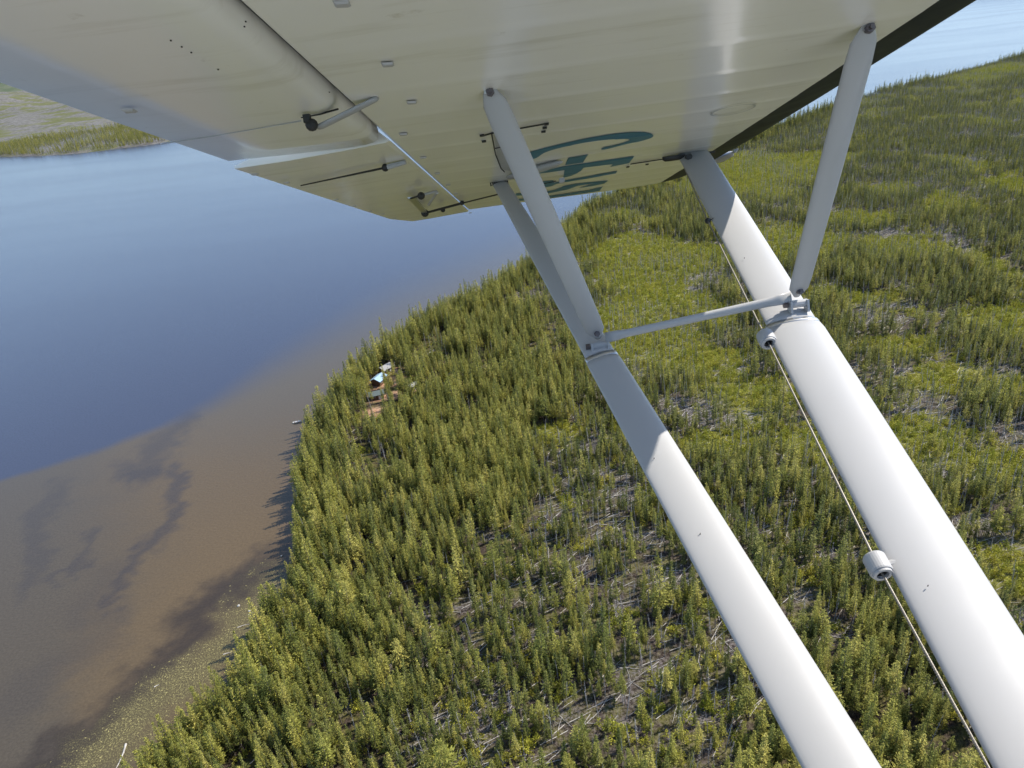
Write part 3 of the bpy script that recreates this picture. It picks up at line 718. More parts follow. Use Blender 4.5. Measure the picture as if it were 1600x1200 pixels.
# rowing boat at the point
x, y = gpt(474, 655); b = empty('rowing_boat', (x - 2, y - 2, .02)); b.rotation_euler.z = .2
tag(b, 'small white rowing boat moored at the point below the cabins', 'boat')
b.scale = (.7, .7, .7); V = []; Fc = []
st = [(-2, .5, .0), (-1, .72, 0), (.6, .68, 0), (1.6, .4, .08), (2.2, .04, .2)]
for xx, hw, up in st: V += [(xx, -hw, .5 + up), (xx, -hw * .55, -.05), (xx, hw * .55, -.05), (xx, hw, .5 + up)]
for i in range(4):
    for j in range(3): q = i * 4 + j; Fc.append((q, q + 1, q + 5, q + 4))
Fc.append((0, 1, 2, 3)); mesh_obj('hull', V, Fc, M_TRIM, b)
boxes('seat', [((-1.0, 0, .35), (.3, 1.3, .04)), ], M_LOGWALL, b); boxes('seat', [((.5, 0, .35), (.3, 1.2, .04))], M_LOGWALL, b)
# driftwood lying in the shallows: (map start, map end, thickness)
for j, (p0, p1, r, lab) in enumerate([((197, 1163), (180, 1206), .22, 'long bleached driftwood trunk at lower left beside the reeds'),
                         ((371, 981), (391, 975), .12, 'thin driftwood pole in the reeds below the boulders'),
                         ((349, 1023), (361, 1020), .13, 'short grey driftwood piece by the dark tree shadow at the reeds'),
                         ((241, 1074), (249, 1070), .12, 'small greenish driftwood stick alone in the dark water band'),
                         ((388, 961), (402, 955), .10, 'thin curved driftwood branch right of the boulders')]):
    a = gpt(*p0); c = gpt(*p1); mid = (a + c) / 2; L = float(np.hypot(*(c - a)))
    V = []; Fc = []; hp = [Vector((-L / 2, 0, 0)), Vector((-L / 6, .04 * L, .03)), Vector((L / 5, .03 * L, .05)), Vector((L / 2, -.02 * L, 0))]
    for t in range(3): tri_bar(V, Fc, hp[t], hp[t + 1], r * (1 - .25 * t), r * (.75 - .25 * t), 7)
    o = mesh_obj('driftwood_log', V, Fc, M_LOG, smooth=True); o.location = (mid[0], mid[1], r * .5); o.rotation_euler.z = math.atan2(c[1] - a[1], c[0] - a[0])
    tag(o, lab, 'driftwood')
M_ROCK = flat('pale_boulder', (.42, .40, .36), .8)
for (mx, my, s, lab) in [(455, 871, .55, 'pale boulder in the tree shadow at the water edge'), (440, 869, .42, 'small pale boulder in open brown water above the reeds'),
                         (373, 947, .55, 'white boulder amid the reeds, left one of a pair'), (390, 955, .5, 'white boulder amid the reeds, right one of a pair')]:
    bm = bmesh.new(); bmesh.ops.create_icosphere(bm, subdivisions=2, radius=s * .62); rng = random.Random(int(mx))
    for v in bm.verts: v.co *= rng.uniform(.8, 1.15); v.co.z *= .7
    me = bpy.data.meshes.new('boulder'); bm.to_mesh(me); bm.free(); me.materials.append(M_ROCK)
    o = bpy.data.objects.new('boulder', me); COL.objects.link(o); p = gpt(mx, my); o.location = (p[0], p[1], .12); tag(o, lab, 'boulder')

#AIRCRAFT
# ------------------------------------------------------------------ the aircraft: left wing, struts and cable of a strut-braced high-wing aeroplane
# its own axes: x forward, y outboard, z up; the numbers below are metres from the pilot's window
AX = Matrix(((.99906, .04127, -.01325), (-.03562, .95588, .29159), (.02470, -.29085, .95645))).to_4x4()
BASE = Vector((.69, .50, -1.14))                    # foot of the front strut
plane = empty('light_aircraft'); AX.translation = Vector((0, 0, CAMH)); plane.matrix_world = AX @ Matrix.Translation(BASE)
tag(plane, 'white strut-braced high-wing aeroplane seen from its window, underside of left wing with blue registration letters', 'aeroplane')
def apart(name, V, Fc, mat, parent=None, smooth=False, label=None):
    o = mesh_obj(name, [Vector(v) - BASE for v in V], Fc, mat, parent or plane, smooth=smooth)
    if label: o['label'] = label
    return o
M_WING = None
k = NT('cream_wing_enamel'); v = k.obj(); n1 = k.noise(2.2, 5, .6, v); n2 = k.noise(14, 5, .65, v)
mp = k.n('ShaderNodeMapping'); mp.inputs['Scale'].default_value = (1.2, 9, 4); k.l(v, mp.inputs[0]); n3 = k.noise(1.6, 5, .65, mp.outputs[0])
c = k.mix(k.ramp(n1, .3, .75), (.88, .875, .84), (.84, .835, .80)); c = k.mix(k.ramp(n3, .55, .85), c, (.62, .60, .52)); c = k.mix(k.ramp(n2, .66, .80), c, (.55, .52, .44))
k.l(c, k.p.inputs['Base Color']); k.p.inputs['Roughness'].default_value = .28
k.p.inputs['Coat Weight'].default_value = .6; k.p.inputs['Coat Roughness'].default_value = .13; k.p.inputs['Coat IOR'].default_value = 1.5
k.bump(n1, .12, .02); M_WING = k.m
M_STRUT = paint('white_strut_enamel', (.41, .41, .412), .50, .06, .12, 0, 6, (.42, .40, .38))
M_BAND = paint('dark_blue_black_enamel', (.010, .016, .024), .45, .1, 0)
M_BAND.node_tree.nodes['Principled BSDF'].inputs['Specular IOR Level'].default_value = .12
M_MARK = paint('blue_marking_paint', (.012, .15, .27), .4, .12, .0, 0, 5)
M_STEEL = paint('brushed_steel', (.55, .55, .54), .32, .1, 0, .9, 30)
M_DARK = paint('black_rubber_and_grime', (.018, .018, .018), .55, .1)
M_GREYP = paint('grey_primer_plate', (.36, .37, .38), .35, .15, .2)
M_CABLE = paint('galvanised_cable', (.26, .24, .21), .5, .2, 0, .5, 60)
M_RUST = paint('dull_bolt', (.15, .13, .13), .45, .2, 0, .7, 60)

D0 = .36
RIBS = [-.25, 0, .24, .48, .70, .92, 1.17, 1.43, 1.675, 1.90, 2.11, 2.39, 2.66, 2.92, 3.18, 3.44, 3.70, 3.96, 4.20, 4.42]
def scallop(s):
    for a, b in zip(RIBS[:-1], RIBS[1:]):
        if a <= s <= b:
            t = (s - a) / (b - a); return .0021 * (t ** .7) * (1 - t) ** .35 * 1.6     # fabric drawn up between two ribs
    return 0
def lem(s): return float(np.interp(s, [0, .9, 1.4, 1.7, 2.3, 3.1, 5], [.80, .83, .87, .90, .95, 1.0, 1.0]))
LOW = [(-.310, 0), (-.15, 0), (.05, 0), (.25, 0), (.45, 0), (.60, .001), (.72, .004), (.78, .006), (.83, .009)]
NOSE = [(.83, .009), (.87, .013), (.91, .018), (.95, .024), (.98, .031), (.995, .040), (1.0, .052), (.99, .068), (.96, .085), (.90, .105), (.80, .130)]
TOP = [(.80, .130), (.60, .160), (.40, .172), (.15, .168), (-.10, .145), (-.30, .118), (-.405, .103)]
def wpt(c, z, s, sc_amp=1.0):
    cc = .5 + (c - .5) * lem(s) if c > .5 else c
    am = sc_amp * max(0, min(1, (c + .31) / .06)) * (1 - sstep(.70, .95, c)) if z < .05 else 0
    tz = z
    if s > 4.30: tz = z * (1 - .35 * ((s - 4.30) / .17) ** 2) + .035 * ((s - 4.30) / .17) ** 2
    return (cc, s, D0 + tz + scallop(s) * float(am))
ST = []
for a, b in zip(RIBS[:-1], RIBS[1:]):
    for q in (0, .06, .14, .3, .5, .7, .86, .94): ST.append(a + (b - a) * q)
ST += [4.42, 4.45, 4.47]
def loft(name, prof, stations, mat, cap0=False, cap1=False, label=None, smooth=True, amp=1.0, dense=1):
    pr = []
    for a, b in zip(prof[:-1], prof[1:]):
        for q in range(dense): pr.append((a[0] + (b[0] - a[0]) * q / dense, a[1] + (b[1] - a[1]) * q / dense))
    pr.append(prof[-1]); m = len(pr); V = []; Fc = []
    for s in stations: V += [wpt(c, z, s, amp) for c, z in pr]
    for i in range(len(stations) - 1):
        for j in range(m - 1): q = i * m + j; Fc.append((q, q + 1, q + m + 1, q + m))
    if cap0: Fc.append(tuple(range(m)))
    if cap1: Fc.append(tuple((len(stations) - 1) * m + q for q in range(m)))
    return apart(name, V, Fc, mat, smooth=smooth, label=label)
loft('wing_underside', LOW, ST, M_WING)
loft('leading_edge_band', NOSE, ST, M_BAND)
loft('wing_top', TOP, ST, M_WING)
# closing wall of the wing in front of the flap and aileron: slants back, so light comes through the aileron slot
sr = [s for s in ST if s < 1.50]; so2 = [1.50] + [s for s in ST if s > 1.50]
V = []; Fc = []
for s in ST: V += [wpt(-.310, 0, s, 0), wpt(-.405, .103, s)]
for i in range(len(ST) - 1): q = 2 * i; Fc.append((q, q + 1, q + 3, q + 2))
apart('rear_spar_wall', V, Fc, M_WING)
tipV = [wpt(c, z, 4.47) for c, z in LOW + NOSE[1:] + TOP[1:]]
apart('wing_tip', tipV, [tuple(range(len(tipV)))], M_WING)

def surf(name, s0, s1, prof, te_fn, mat, n=24, label=None):
    """flap or aileron: closed section lofted along the span"""
    V = []; Fc = []; m = len(prof)
    for i in range(n + 1):
        s = s0 + (s1 - s0) * i / n
        for c, z in prof:
            t = (-.34 - c) / .41
            V.append((c, s, D0 + z + te_fn(s, max(0, t)) + .0015 * math.sin(math.pi * ((s * 4.1) % 1)) * (0 < t < .95)))
    for i in range(n):
        for j in range(m): q = i * m + j; r = i * m + (j + 1) % m; Fc.append((q, r, r + m, q + m))
    Fc.append(tuple(range(m))); Fc.append(tuple(n * m + q for q in range(m)))
    return apart(name, V, Fc, mat, smooth=False, label=label)
flap_prof = [(-.752, .004), (-.60, -.001), (-.45, -.004), (-.385, -.003), (-.362, .0005), (-.350, .009), (-.346, .024), (-.350, .050), (-.37, .078), (-.42, .085), (-.60, .045), (-.752, .010)]
flap = surf('flap', -.25, 1.915, flap_prof, lambda s, t: 0, M_WING)
for f in flap.data.polygons: f.use_smooth = True
ail_prof = [(-.748, .006), (-.60, .0), (-.45, -.001), (-.335, 0), (-.323, .004), (-.36, .040), (-.405, .085), (-.44, .092), (-.60, .050), (-.748, .013)]
ail = surf('aileron', 1.935, 4.455, ail_prof, lambda s, t: -.020 * t, M_WING, 40)
# taper of the aileron tip towards the rounded wing end
for v_ in ail.data.vertices:
    s = v_.co.y + BASE.y; c = v_.co.x + BASE.x
    if s > 4.1 and c < -.5: v_.co.x = v_.co.x + (s - 4.1) / .3 * .06 * (-.5 - c) / .25
# curved shroud in front of the flap, its grey painting the gap's shade
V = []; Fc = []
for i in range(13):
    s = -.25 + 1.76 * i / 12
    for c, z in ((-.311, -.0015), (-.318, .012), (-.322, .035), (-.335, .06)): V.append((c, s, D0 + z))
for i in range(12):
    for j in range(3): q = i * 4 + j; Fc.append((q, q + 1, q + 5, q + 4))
apart('flap_shroud', V, Fc, paint('painted_shade_shroud', (.22, .24, .24), .5, .2, 0, 0, 12), smooth=True)

def bar(a, b, ra, rb, n=10, V=None, Fc=None):
    V = [] if V is None else V; Fc = [] if Fc is None else Fc
    a = Vector(a); b = Vector(b); d = (b - a).normalized(); u = d.orthogonal().normalized(); w = d.cross(u); s = len(V)
    for p, r in ((a, ra), (b, rb)):
        for i in range(n): t = 2 * math.pi * i / n; V.append(p + (u * math.cos(t) + w * math.sin(t)) * r)
    for i in range(n): Fc.append((s + i, s + (i + 1) % n, s + n + (i + 1) % n, s + n + i))
    Fc.append(tuple(s + i for i in range(n))[::-1]); Fc.append(tuple(s + n + i for i in range(n)))
    return V, Fc
def rod(name, a, b, r, mat, parent=None, label=None, rb=None):
    V, Fc = bar(a, b, r, rb or r); return apart(name, V, Fc, mat, parent, label=label)
def foil(name, pts, chords, thick, mat, cdir=(1, 0, 0), n=28, label=None, parent=None, sharp=1.0, taper_end=None):
    """streamlined strut: pts along the axis, chord (blunt nose forward) and thickness at each"""
    V = []; Fc = []; P0 = [Vector(p) for p in pts]
    for i, p in enumerate(P0):
        d = (P0[min(i + 1, len(P0) - 1)] - P0[max(i - 1, 0)]).normalized()
        c = Vector(cdir); c = (c - d * c.dot(d)).normalized(); w = d.cross(c)
        for q in range(n):
            t = 2 * math.pi * q / n; x = math.cos(t) * chords[i] / 2; y = math.sin(t) * thick[i] / 2 * (1 + .25 * math.cos(t)) * .92
            V.append(p + c * x + w * y)
    for i in range(len(P0) - 1):
        for q in range(n): Fc.append((i * n + q, i * n + (q + 1) % n, (i + 1) * n + (q + 1) % n, (i + 1) * n + q))
    Fc.append(tuple(range(n))[::-1]); Fc.append(tuple((len(P0) - 1) * n + q for q in range(n)))
    return apart(name, V, Fc, mat, parent, smooth=True, label=label)
def lerpv(a, b, t): return Vector(a) + (Vector(b) - Vector(a)) * t
FA = Vector((.735, 3.06, .362)); FQ = Vector((.717, 2.028, -.2405))
RA = Vector((-.082, 3.155, .362)); RQ = Vector((.167, 2.025, -.265))
# front strut: slimmer above the jury clamp, faired below
fs = foil('front_strut', [lerpv(FA, FQ, t) for t in (-.012, .02, .5, 1.0, 1.035)], [.125, .130, .134, .138, .140], [.034, .036, .037, .038, .038], M_STRUT)
foil('front_strut_fairing', [lerpv(FA, FQ, t) for t in (1.035, 1.06, 1.3, 1.6, 2.0, 2.5)], [.148, .156, .160, .162, .162, .158], [.042, .046, .047, .047, .047, .045], M_STRUT)
rs = foil('rear_strut', [lerpv(RA, RQ, t) for t in (-.012, .02, .5, 1.0, 1.035)], [.062, .066, .080, .088, .090], [.022, .024, .026, .028, .028], M_STRUT)
foil('rear_strut_fairing', [lerpv(RA, RQ, t) for t in (1.035, 1.06, 1.3, 1.6, 2.0, 2.5)], [.095, .099, .104, .110, .116, .112], [.030, .032, .034, .035, .035, .034], M_STRUT)
# clamp bands and jury fittings on the struts
def clamp(A, Q, t, ch, th):
    return foil('strut_clamp', [lerpv(A, Q, t), lerpv(A, Q, t + .014)], [ch, ch], [th, th], M_STEEL)
clamp(FA, FQ, 1.028, .149, .044); clamp(RA, RQ, 1.028, .096, .032)

def jury(top, bot, w, th, name, skew=.0):
    """flattened tube with pinched, chamfered ends, bolted top and bottom"""
    top = Vector(top); bot = Vector(bot); d = (bot - top); L = d.length; dn_ = d.normalized()
    c = Vector((1, 0, 0)); c = (c - dn_ * c.dot(dn_)).normalized(); e = dn_.cross(c)
    V = []; Fc = []
    rows = [(0, .22, .35), (.012, .55, .45), (.045, .92, .75), (.10, 1, 1), (.5, 1.04, 1), (.90, 1, 1), (.955, .95, .8), (.985, .5, .45), (1.0, .28, .35)]
    n = 16
    for t, a, b in rows:
        p = top + d * t
        for q in range(n):
            an = 2 * math.pi * q / n
            V.append(p + c * math.cos(an) * w / 2 * a + e * math.sin(an) * th / 2 * b * (1 + .15 * math.cos(an)))
    for i in range(len(rows) - 1):
        for q in range(n): Fc.append((i * n + q, i * n + (q + 1) % n, (i + 1) * n + (q + 1) % n, (i + 1) * n + q))
    Fc.append(tuple(range(n))[::-1]); Fc.append(tuple((len(rows) - 1) * n + q for q in range(n)))
    o = apart(name, V, Fc, M_STRUT, smooth=True)
    for p, mt in ((top + d * .016, M_RUST), (bot - d * .028, M_RUST)):
        V, Fc = bar(p - Vector((0, .020, 0)), p - Vector((0, .006, 0)), .009, .009, 6); bar(p - Vector((0, .026, 0)), p - Vector((0, .019, 0)), .0045, .0045, 8, V, Fc)
        apart('bolt', V, Fc, mt, o)
    return o
JF = Vector((.697, 1.452, .366)); JR = Vector((-.039, 1.536, .366))
JFb = Vector((.742, 2.02, -.185)); JRb = Vector((.176, 2.02, -.235))
jury(JF, JFb, .056, .022, 'front_jury_strut'); jury(JR, JRb, .056, .022, 'rear_jury_strut')
for p in (JF, JR):
    V = []; Fc = []; pbox(V, Fc, (p.x, p.y + .006, p.z - .004), (.018, .012, .014))
    apart('jury_bracket', V, Fc, M_STEEL)
for p, A, Q in ((JFb, FA, FQ), (JRb, RA, RQ)):
    V = []; Fc = []; g = p + Vector((0, -.006, -.020)); bar(g + Vector((-.026, 0, 0)), g + Vector((.026, 0, 0)), .011, .011, 10, V, Fc)
    pbox(V, Fc, (g.x - .022, g.y, g.z - .008), (.006, .03, .034)); pbox(V, Fc, (g.x + .024, g.y, g.z - .008), (.006, .03, .034))
    o = apart('jury_fitting', V, Fc, M_STRUT); V, Fc = bar(g + Vector((-.040, 0, 0)), g + Vector((-.028, 0, 0)), .009, .009, 6); apart('nut', V, Fc, M_RUST, o)
# spreader between the two jury struts, flattened at both ends
a = JRb + Vector((.018, -.008, .000)); b = JFb + Vector((-.018, -.008, .000))
foil('jury_spreader', [lerpv(a, b, t) for t in (0, .05, .11, .5, .87, .93, 1)], [.030, .030, .023, .023, .026, .030, .034], [.006, .008, .017, .018, .017, .009, .006], M_STRUT, cdir=(0, 0, 1), n=16)

# aileron cable along the front strut, with two fairleads
dF = (FQ - FA).normalized(); nF = dF.cross(Vector((1, 0, 0))).normalized()
CMi = np.array([[AX[i][j] for j in range(3)] for i in range(3)])
def onstrut(px, py, off=0.0):
    w = CM @ np.array([(px - 800) / F, -(py - 600) / F, -1.0]); r = Vector(CMi.T @ w)
    p0 = FA + nF * off; t = p0.dot(nF) / r.dot(nF); return r * t
cab = [(1063, 248), (1106, 345), (1198, 530), (1372, 884), (1545, 1200), (1790, 1650)]
cp = [onstrut(*p) for p in cab]
V = []; Fc = []
for i in range(len(cp) - 1): bar(cp[i], cp[i + 1], .0023, .0023, 8, V, Fc)
apart('aileron_cable', V, Fc, M_CABLE)
# turnbuckle clip near the top
bm_ = bmesh.new(); bmesh.ops.create_icosphere(bm_, subdivisions=2, radius=.011)
V = [cp[1] + v.co for v in bm_.verts]; Fc = [tuple(v.index for v in f.verts) for f in bm_.faces]; bm_.free()
bar(cp[1], cp[1] + Vector((.045, 0, .012)), .0025, .0015, 6, V, Fc)
apart('cable_clip', V, Fc, M_DARK)
# strands of the lower cable catch the light
for j in (3,):
    V = []; Fc = []; a, b = cp[3], cp[5]; d = b - a; u = d.normalized().orthogonal().normalized(); w = d.normalized().cross(u); K = 700; pr_ = None
    for q in range(K + 1):
        t = q / K; an = t * 2 * math.pi * 150; p = a + d * t + (u * math.cos(an) + w * math.sin(an)) * .0021
        s = len(V); V += [p + u * .0010, p - u * .0006 + w * .0009, p - u * .0006 - w * .0009]
        if q: Fc += [(s - 3 + e, s - 3 + (e + 1) % 3, s + (e + 1) % 3, s + e) for e in range(3)]
    apart('cable_strand', V, Fc, M_CABLE)
for (p, nx, R, L) in ((cp[2], cp[3], .0235, .044), (cp[3], cp[4], .0220, .044)):
    d = (nx - p).normalized(); u = d.orthogonal().normalized(); w = d.cross(u); n = 28; V = []; Fc = []
    prof = [(-.5, .62), (-.5, .90), (-.42, 1.0), (.30, 1.0), (.38, .95), (.385, .86), (.5, .82), (.5, .55), (.2, .50), (-.3, .50), (-.5, .62)]
    for l, r in prof:
        for q in range(n): t = 2 * math.pi * q / n; V.append(p + d * l * L + (u * math.cos(t) + w * math.sin(t)) * r * R)
    for i in range(len(prof) - 1):
        for q in range(n): Fc.append((i * n + q, i * n + (q + 1) % n, (i + 1) * n + (q + 1) % n, (i + 1) * n + q))
    fl = apart('cable_fairlead', V, Fc, M_STRUT, smooth=False)
    V, Fc = bar(p + d * L * .30, p + d * L * .37, R * .52, R * .52, 20); 
    V2 = []; F2 = []
    for l in (-.1, .36):
        for r in (.35, .56):
            for q in range(20): t = 2 * math.pi * q / 20; V2.append(p + d * l * L + (u * math.cos(t) + w * math.sin(t)) * r * R)
    for q in range(20):
        b_ = (q + 1) % 20; F2 += [(q, b_, 20 + b_, 20 + q), (40 + q, 60 + q, 60 + b_, 40 + b_), (q, 40 + q, 40 + b_, b_), (20 + q, 20 + b_, 60 + b_, 60 + q)]
    apart('rubber_grommet', V2, F2, M_DARK, fl)
    V, Fc = bar(p + Vector((R * .7, 0, 0)), p + Vector((.048, .0, .004)), .008, .009, 10); apart('fairlead_arm', V, Fc, M_STRUT, fl)
# cable pulley slot and hood at the top of the front strut
V = []; Fc = []; n = 20
for l, r in ((0, 1.0), (.012, .97), (.018, .8)):
    for q in range(n): t = 2 * math.pi * q / n; V.append((.648 + math.cos(t) * .048 * r, 3.03 + math.sin(t) * .022 * r, D0 - l))
for i in range(2):
    for q in range(n): Fc.append((i * n + q, i * n + (q + 1) % n, (i + 1) * n + (q + 1) % n, (i + 1) * n + q))
Fc.append(tuple(2 * n + q for q in range(n))); apart('pulley_housing', V, Fc, M_DARK, smooth=True)
V, Fc = bar((.700, 2.985, D0 - .016), (.700, 3.0, D0 - .016), .013, .013, 16); apart('strut_bolt', V, Fc, M_DARK)
V = []; Fc = []; pbox(V, Fc, (.755, 3.05, D0 - .003), (.13, .012, .008)); pbox(V, Fc, (.69, 3.045, D0 - .002), (.11, .008, .006)); apart('strut_seal', V, Fc, M_DARK)
V = []; Fc = []
for q in range(9): pbox(V, Fc, (RA.x - .036 + q * .009, RA.y - .022, D0 - .006), (.006, .010, .014))
apart('rear_strut_seal', V, Fc, M_DARK)
# small white foil on the nose of the wing behind the front strut
def hz(px, py, z):
    w = CM @ np.array([(px - 800) / F, -(py - 600) / F, -1.0]); r = CMi.T @ w; r = r * (z / r[2]); return Vector((float(r[0]), float(r[1]), z))
foil('leading_edge_white_foil', [hz(1098, 252, .40), hz(1113, 250, .40), hz(1128, 246, .40), hz(1141, 241, .40), hz(1149, 236, .40), hz(1153, 233, .40)], [.03, .05, .05, .035, .018, .004], [.03, .045, .045, .03, .016, .004], M_STRUT, cdir=(0, 1, 0), n=14)

# small things on the underside
def under(c, s): return D0 + scallop(s) * float(max(0, min(1, (c + .31) / .06)) * (1 - sstep(.70, .95, c)))
def plate(name, poly, mat, dz=.0016, parent=None, cell=.05, label=None):
    """thin flat sheet that follows the underside: polygon of (chord, span) points cut into cells"""
    bm = bmesh.new(); vs = [bm.verts.new((c, s, 0)) for c, s in poly]; bm.faces.new(vs)
    cs = [p[0] for p in poly]; ss = [p[1] for p in poly]
    x = min(cs) + .0801
    while x < max(cs): bmesh.ops.bisect_plane(bm, geom=bm.verts[:] + bm.edges[:] + bm.faces[:], plane_co=(x, 0, 0), plane_no=(1, 0, 0)); x += .08
    for x in [q for q in ST if min(ss) < q < max(ss)]:
        bmesh.ops.bisect_plane(bm, geom=bm.verts[:] + bm.edges[:] + bm.faces[:], plane_co=(0, x, 0), plane_no=(0, 1, 0))
    bmesh.ops.triangulate(bm, faces=bm.faces[:])
    bm.verts.index_update()
    V = [(v.co.x, v.co.y, under(v.co.x, v.co.y) - dz) for v in bm.verts]; Fc = [tuple(v.index for v in f.verts) for f in bm.faces]; bm.free()
    return apart(name, V, Fc, mat, parent, label=label)
def upt(px, py):
    w = CM @ np.array([(px - 800) / F, -(py - 600) / F, -1.0]); r = CMi.T @ w; r = r * (D0 / r[2]); return (float(r[0]), float(r[1]))
def smooth_poly(pts, n=4):
    out = []; m = len(pts)
    for i in range(m):
        p0, p1, p2, p3 = [np.array(pts[(i + q) % m]) for q in (-1, 0, 1, 2)]
        for k_ in range(n):
            t = k_ / n; out.append(tuple(.5 * ((2 * p1) + (-p0 + p2) * t + (2 * p0 - 5 * p1 + 4 * p2 - p3) * t * t + (-p0 + 3 * p1 - 3 * p2 + p3) * t ** 3)))
    return out
# registration: C, dash, F and the foreshortened letters beyond
outer = [(808, 256), (818, 242), (835, 235), (860, 229), (895, 221), (930, 214), (970, 208), (1000, 206.5), (1017, 208.5), (1021, 212), (1016, 216), (1000, 221), (980, 225), (944, 234), (942, 231)]
inner = [(968, 225), (984, 219), (975, 216.8), (950, 218), (925, 221), (895, 226), (870, 232), (850, 239), (838, 247), (818, 252)]
plate('registration_letter', [upt(*p) for p in smooth_poly(outer + inner, 3)], M_MARK, label='blue letter C')
plate('registration_dash', [upt(*p) for p in ((883, 258), (888, 246), (919, 241), (911, 254))], M_MARK)
plate('registration_letter', [upt(*p) for p in ((806, 277), (835, 269), (880, 260), (991, 244), (983, 255), (953, 261), (958, 256.5), (912, 262), (908, 267), (892, 275), (880, 278), (882, 266), (838, 272), (806, 281))], M_MARK, label='blue letter F')
M_MARK2 = M_MARK
plate('registration_letter', [upt(*p) for p in ((812, 289), (842, 284), (864, 282), (866, 285), (965, 267), (962, 271), (870, 287), (862, 291), (846, 294), (812, 297))], M_MARK2, label='blue letter H seen at a flat angle')
plate('registration_letter', [upt(*p) for p in ((806, 302), (845, 301), (866, 297), (880, 291), (900, 287), (950, 282), (944, 287), (925, 291), (904, 294), (930, 286), (903, 290), (888, 296), (868, 300), (846, 304), (806, 306))], M_MARK2, label='blue letter G seen at a flat angle')
plate('registration_letter', [upt(*p) for p in ((800, 312), (860, 306), (920, 297), (942, 291), (937, 298), (918, 301), (862, 309), (800, 315))], M_MARK2, label='farthest blue letter seen at a flat angle')
# inspection plate with its dark joints, blister and pitot tube
plate('inspection_plate', [upt(*p) for p in ((771, 205), (800, 200), (836, 262), (800, 268), (788, 265), (782, 259), (776, 240))], M_GREYP, .0022)
def joint(name, pts, w, mat=M_DARK, dz=.003):
    V = []; Fc = []
    for (a, b) in zip(pts[:-1], pts[1:]):
        a3 = Vector((*a, under(*a) - dz)); b3 = Vector((*b, under(*b) - dz)); bar(a3, b3, w, w, 5, V, Fc)
    return apart(name, V, Fc, mat)
joint('panel_joint', [upt(753, 212), upt(770, 207), upt(800, 202), upt(855, 192)], .0022)
joint('panel_joint', [upt(768, 207), upt(774, 240), upt(783, 263), upt(788, 268)], .0022)
joint('panel_joint', [upt(774, 231), upt(786, 228)], .0020)
joint('panel_joint', [upt(1037, 248), upt(1010, 252), upt(985, 256)], .0025)
for p in ((854, 193), (851, 199), (849, 205), (756, 220), (753, 211), (981, 260), (1011, 256)): 
    c, s = upt(*p); V = []; Fc = []; pbox(V, Fc, (c, s, under(c, s) - .003), (.012, .016, .004)); apart('screw_head', V, Fc, M_DARK)
a = upt(815, 266); b = upt(878, 248); a3 = Vector((*a, D0 - .012)); b3 = Vector((*b, D0 - .010))
foil('blister_fairing', [lerpv(a3, b3, t) for t in (-.35, -.1, .3, .6, .85, .95, 1)], [.03, .05, .052, .05, .036, .022, .004], [.02, .03, .032, .03, .022, .014, .004], M_GREYP, cdir=(0, 1, 0), n=16)
# push rod joint with its white tag, in front of the blister
joint('wire', [upt(815, 286), upt(850, 280), upt(868, 276)], .002, M_DARK, .02)
c, s = upt(877, 275); V = []; Fc = []; pbox(V, Fc, (c, s, D0 - .02), (.022, .045, .020)); apart('white_tag', V, Fc, M_STRUT)
# rib-tape tabs
TABS = [(605, 98), (643, 158), (630, 208), (661, 245), (683, 270), (700, 288), (712, 302), (722, 313), (445, 273), (523, 302), (552, 313), (577, 322), (597, 327), (615, 334), (735, 331), (533, 2), (395, 258), (200, 168)]
for i, p in enumerate(TABS):
    c, s = upt(*p); h = .012; zz = D0 if c > -.31 else D0 - .003 - (.020 * max(0, (-.34 - c) / .41) if s > 1.93 else 0)
    V = [(c - .009, s - .010, zz - .0015), (c + .011, s - .005, zz - .0015), (c + .009, s + .016, zz - .0015), (c - .011, s + .010, zz - .0015)]
    V += [(c - .006, s - .006, zz - .005), (c + .008, s - .002, zz - .005), (c + .006, s + .010, zz - .005), (c - .008, s + .006, zz - .005)]
    apart('drain_grommet', V, [(0, 1, 5, 4), (1, 2, 6, 5), (2, 3, 7, 6), (3, 0, 4, 7), (4, 5, 6, 7)], M_STRUT)
# flap hinge arm with roller
def hz(px, py, z):
    w = CM @ np.array([(px - 800) / F, -(py - 600) / F, -1.0]); r = CMi.T @ w; r = r * (z / r[2]); return Vector((float(r[0]), float(r[1]), z))
a = hz(590, 153, .358); b = hz(497, 199, .330)
foil('flap_hinge_arm', [lerpv(a, b, t) for t in (0, .05, .5, .95, 1)], [.012, .022, .024, .026, .020], [.006, .010, .012, .012, .010], M_GREYP, cdir=(0, 1, .0), n=12)
bm_ = bmesh.new(); bmesh.ops.create_icosphere(bm_, subdivisions=2, radius=.013); p = hz(487, 195, .332)
V = [p + v.co for v in bm_.verts]; Fc = [tuple(v.index for v in f.verts) for f in bm_.faces]; bm_.free()
pbox(V, Fc, (p.x - .006, p.y - .004, p.z + .012), (.014, .012, .016)); apart('flap_roller', V, Fc, M_DARK)
joint('flap_slot', [upt(470, 181), upt(500, 176), upt(528, 168)], .002)
# aileron hinges
for (p0, p1, pe) in (((634, 253), (602, 262), (470, 290)),):
    a = hz(*p0, .352); b = hz(*p1, .345); V = []; Fc = []; bar(a, b, .007, .009, 8, V, Fc); apart('aileron_hinge_arm', V, Fc, M_GREYP)
    bm_ = bmesh.new(); bmesh.ops.create_icosphere(bm_, subdivisions=2, radius=.012); V = [b + v.co for v in bm_.verts]; Fc = [tuple(v.index for v in f.verts) for f in bm_.faces]; bm_.free(); apart('hinge_ball', V, Fc, M_DARK)
    rod('hinge_joint_line', b, hz(*pe, .340), .0035, M_DARK, rb=.002)
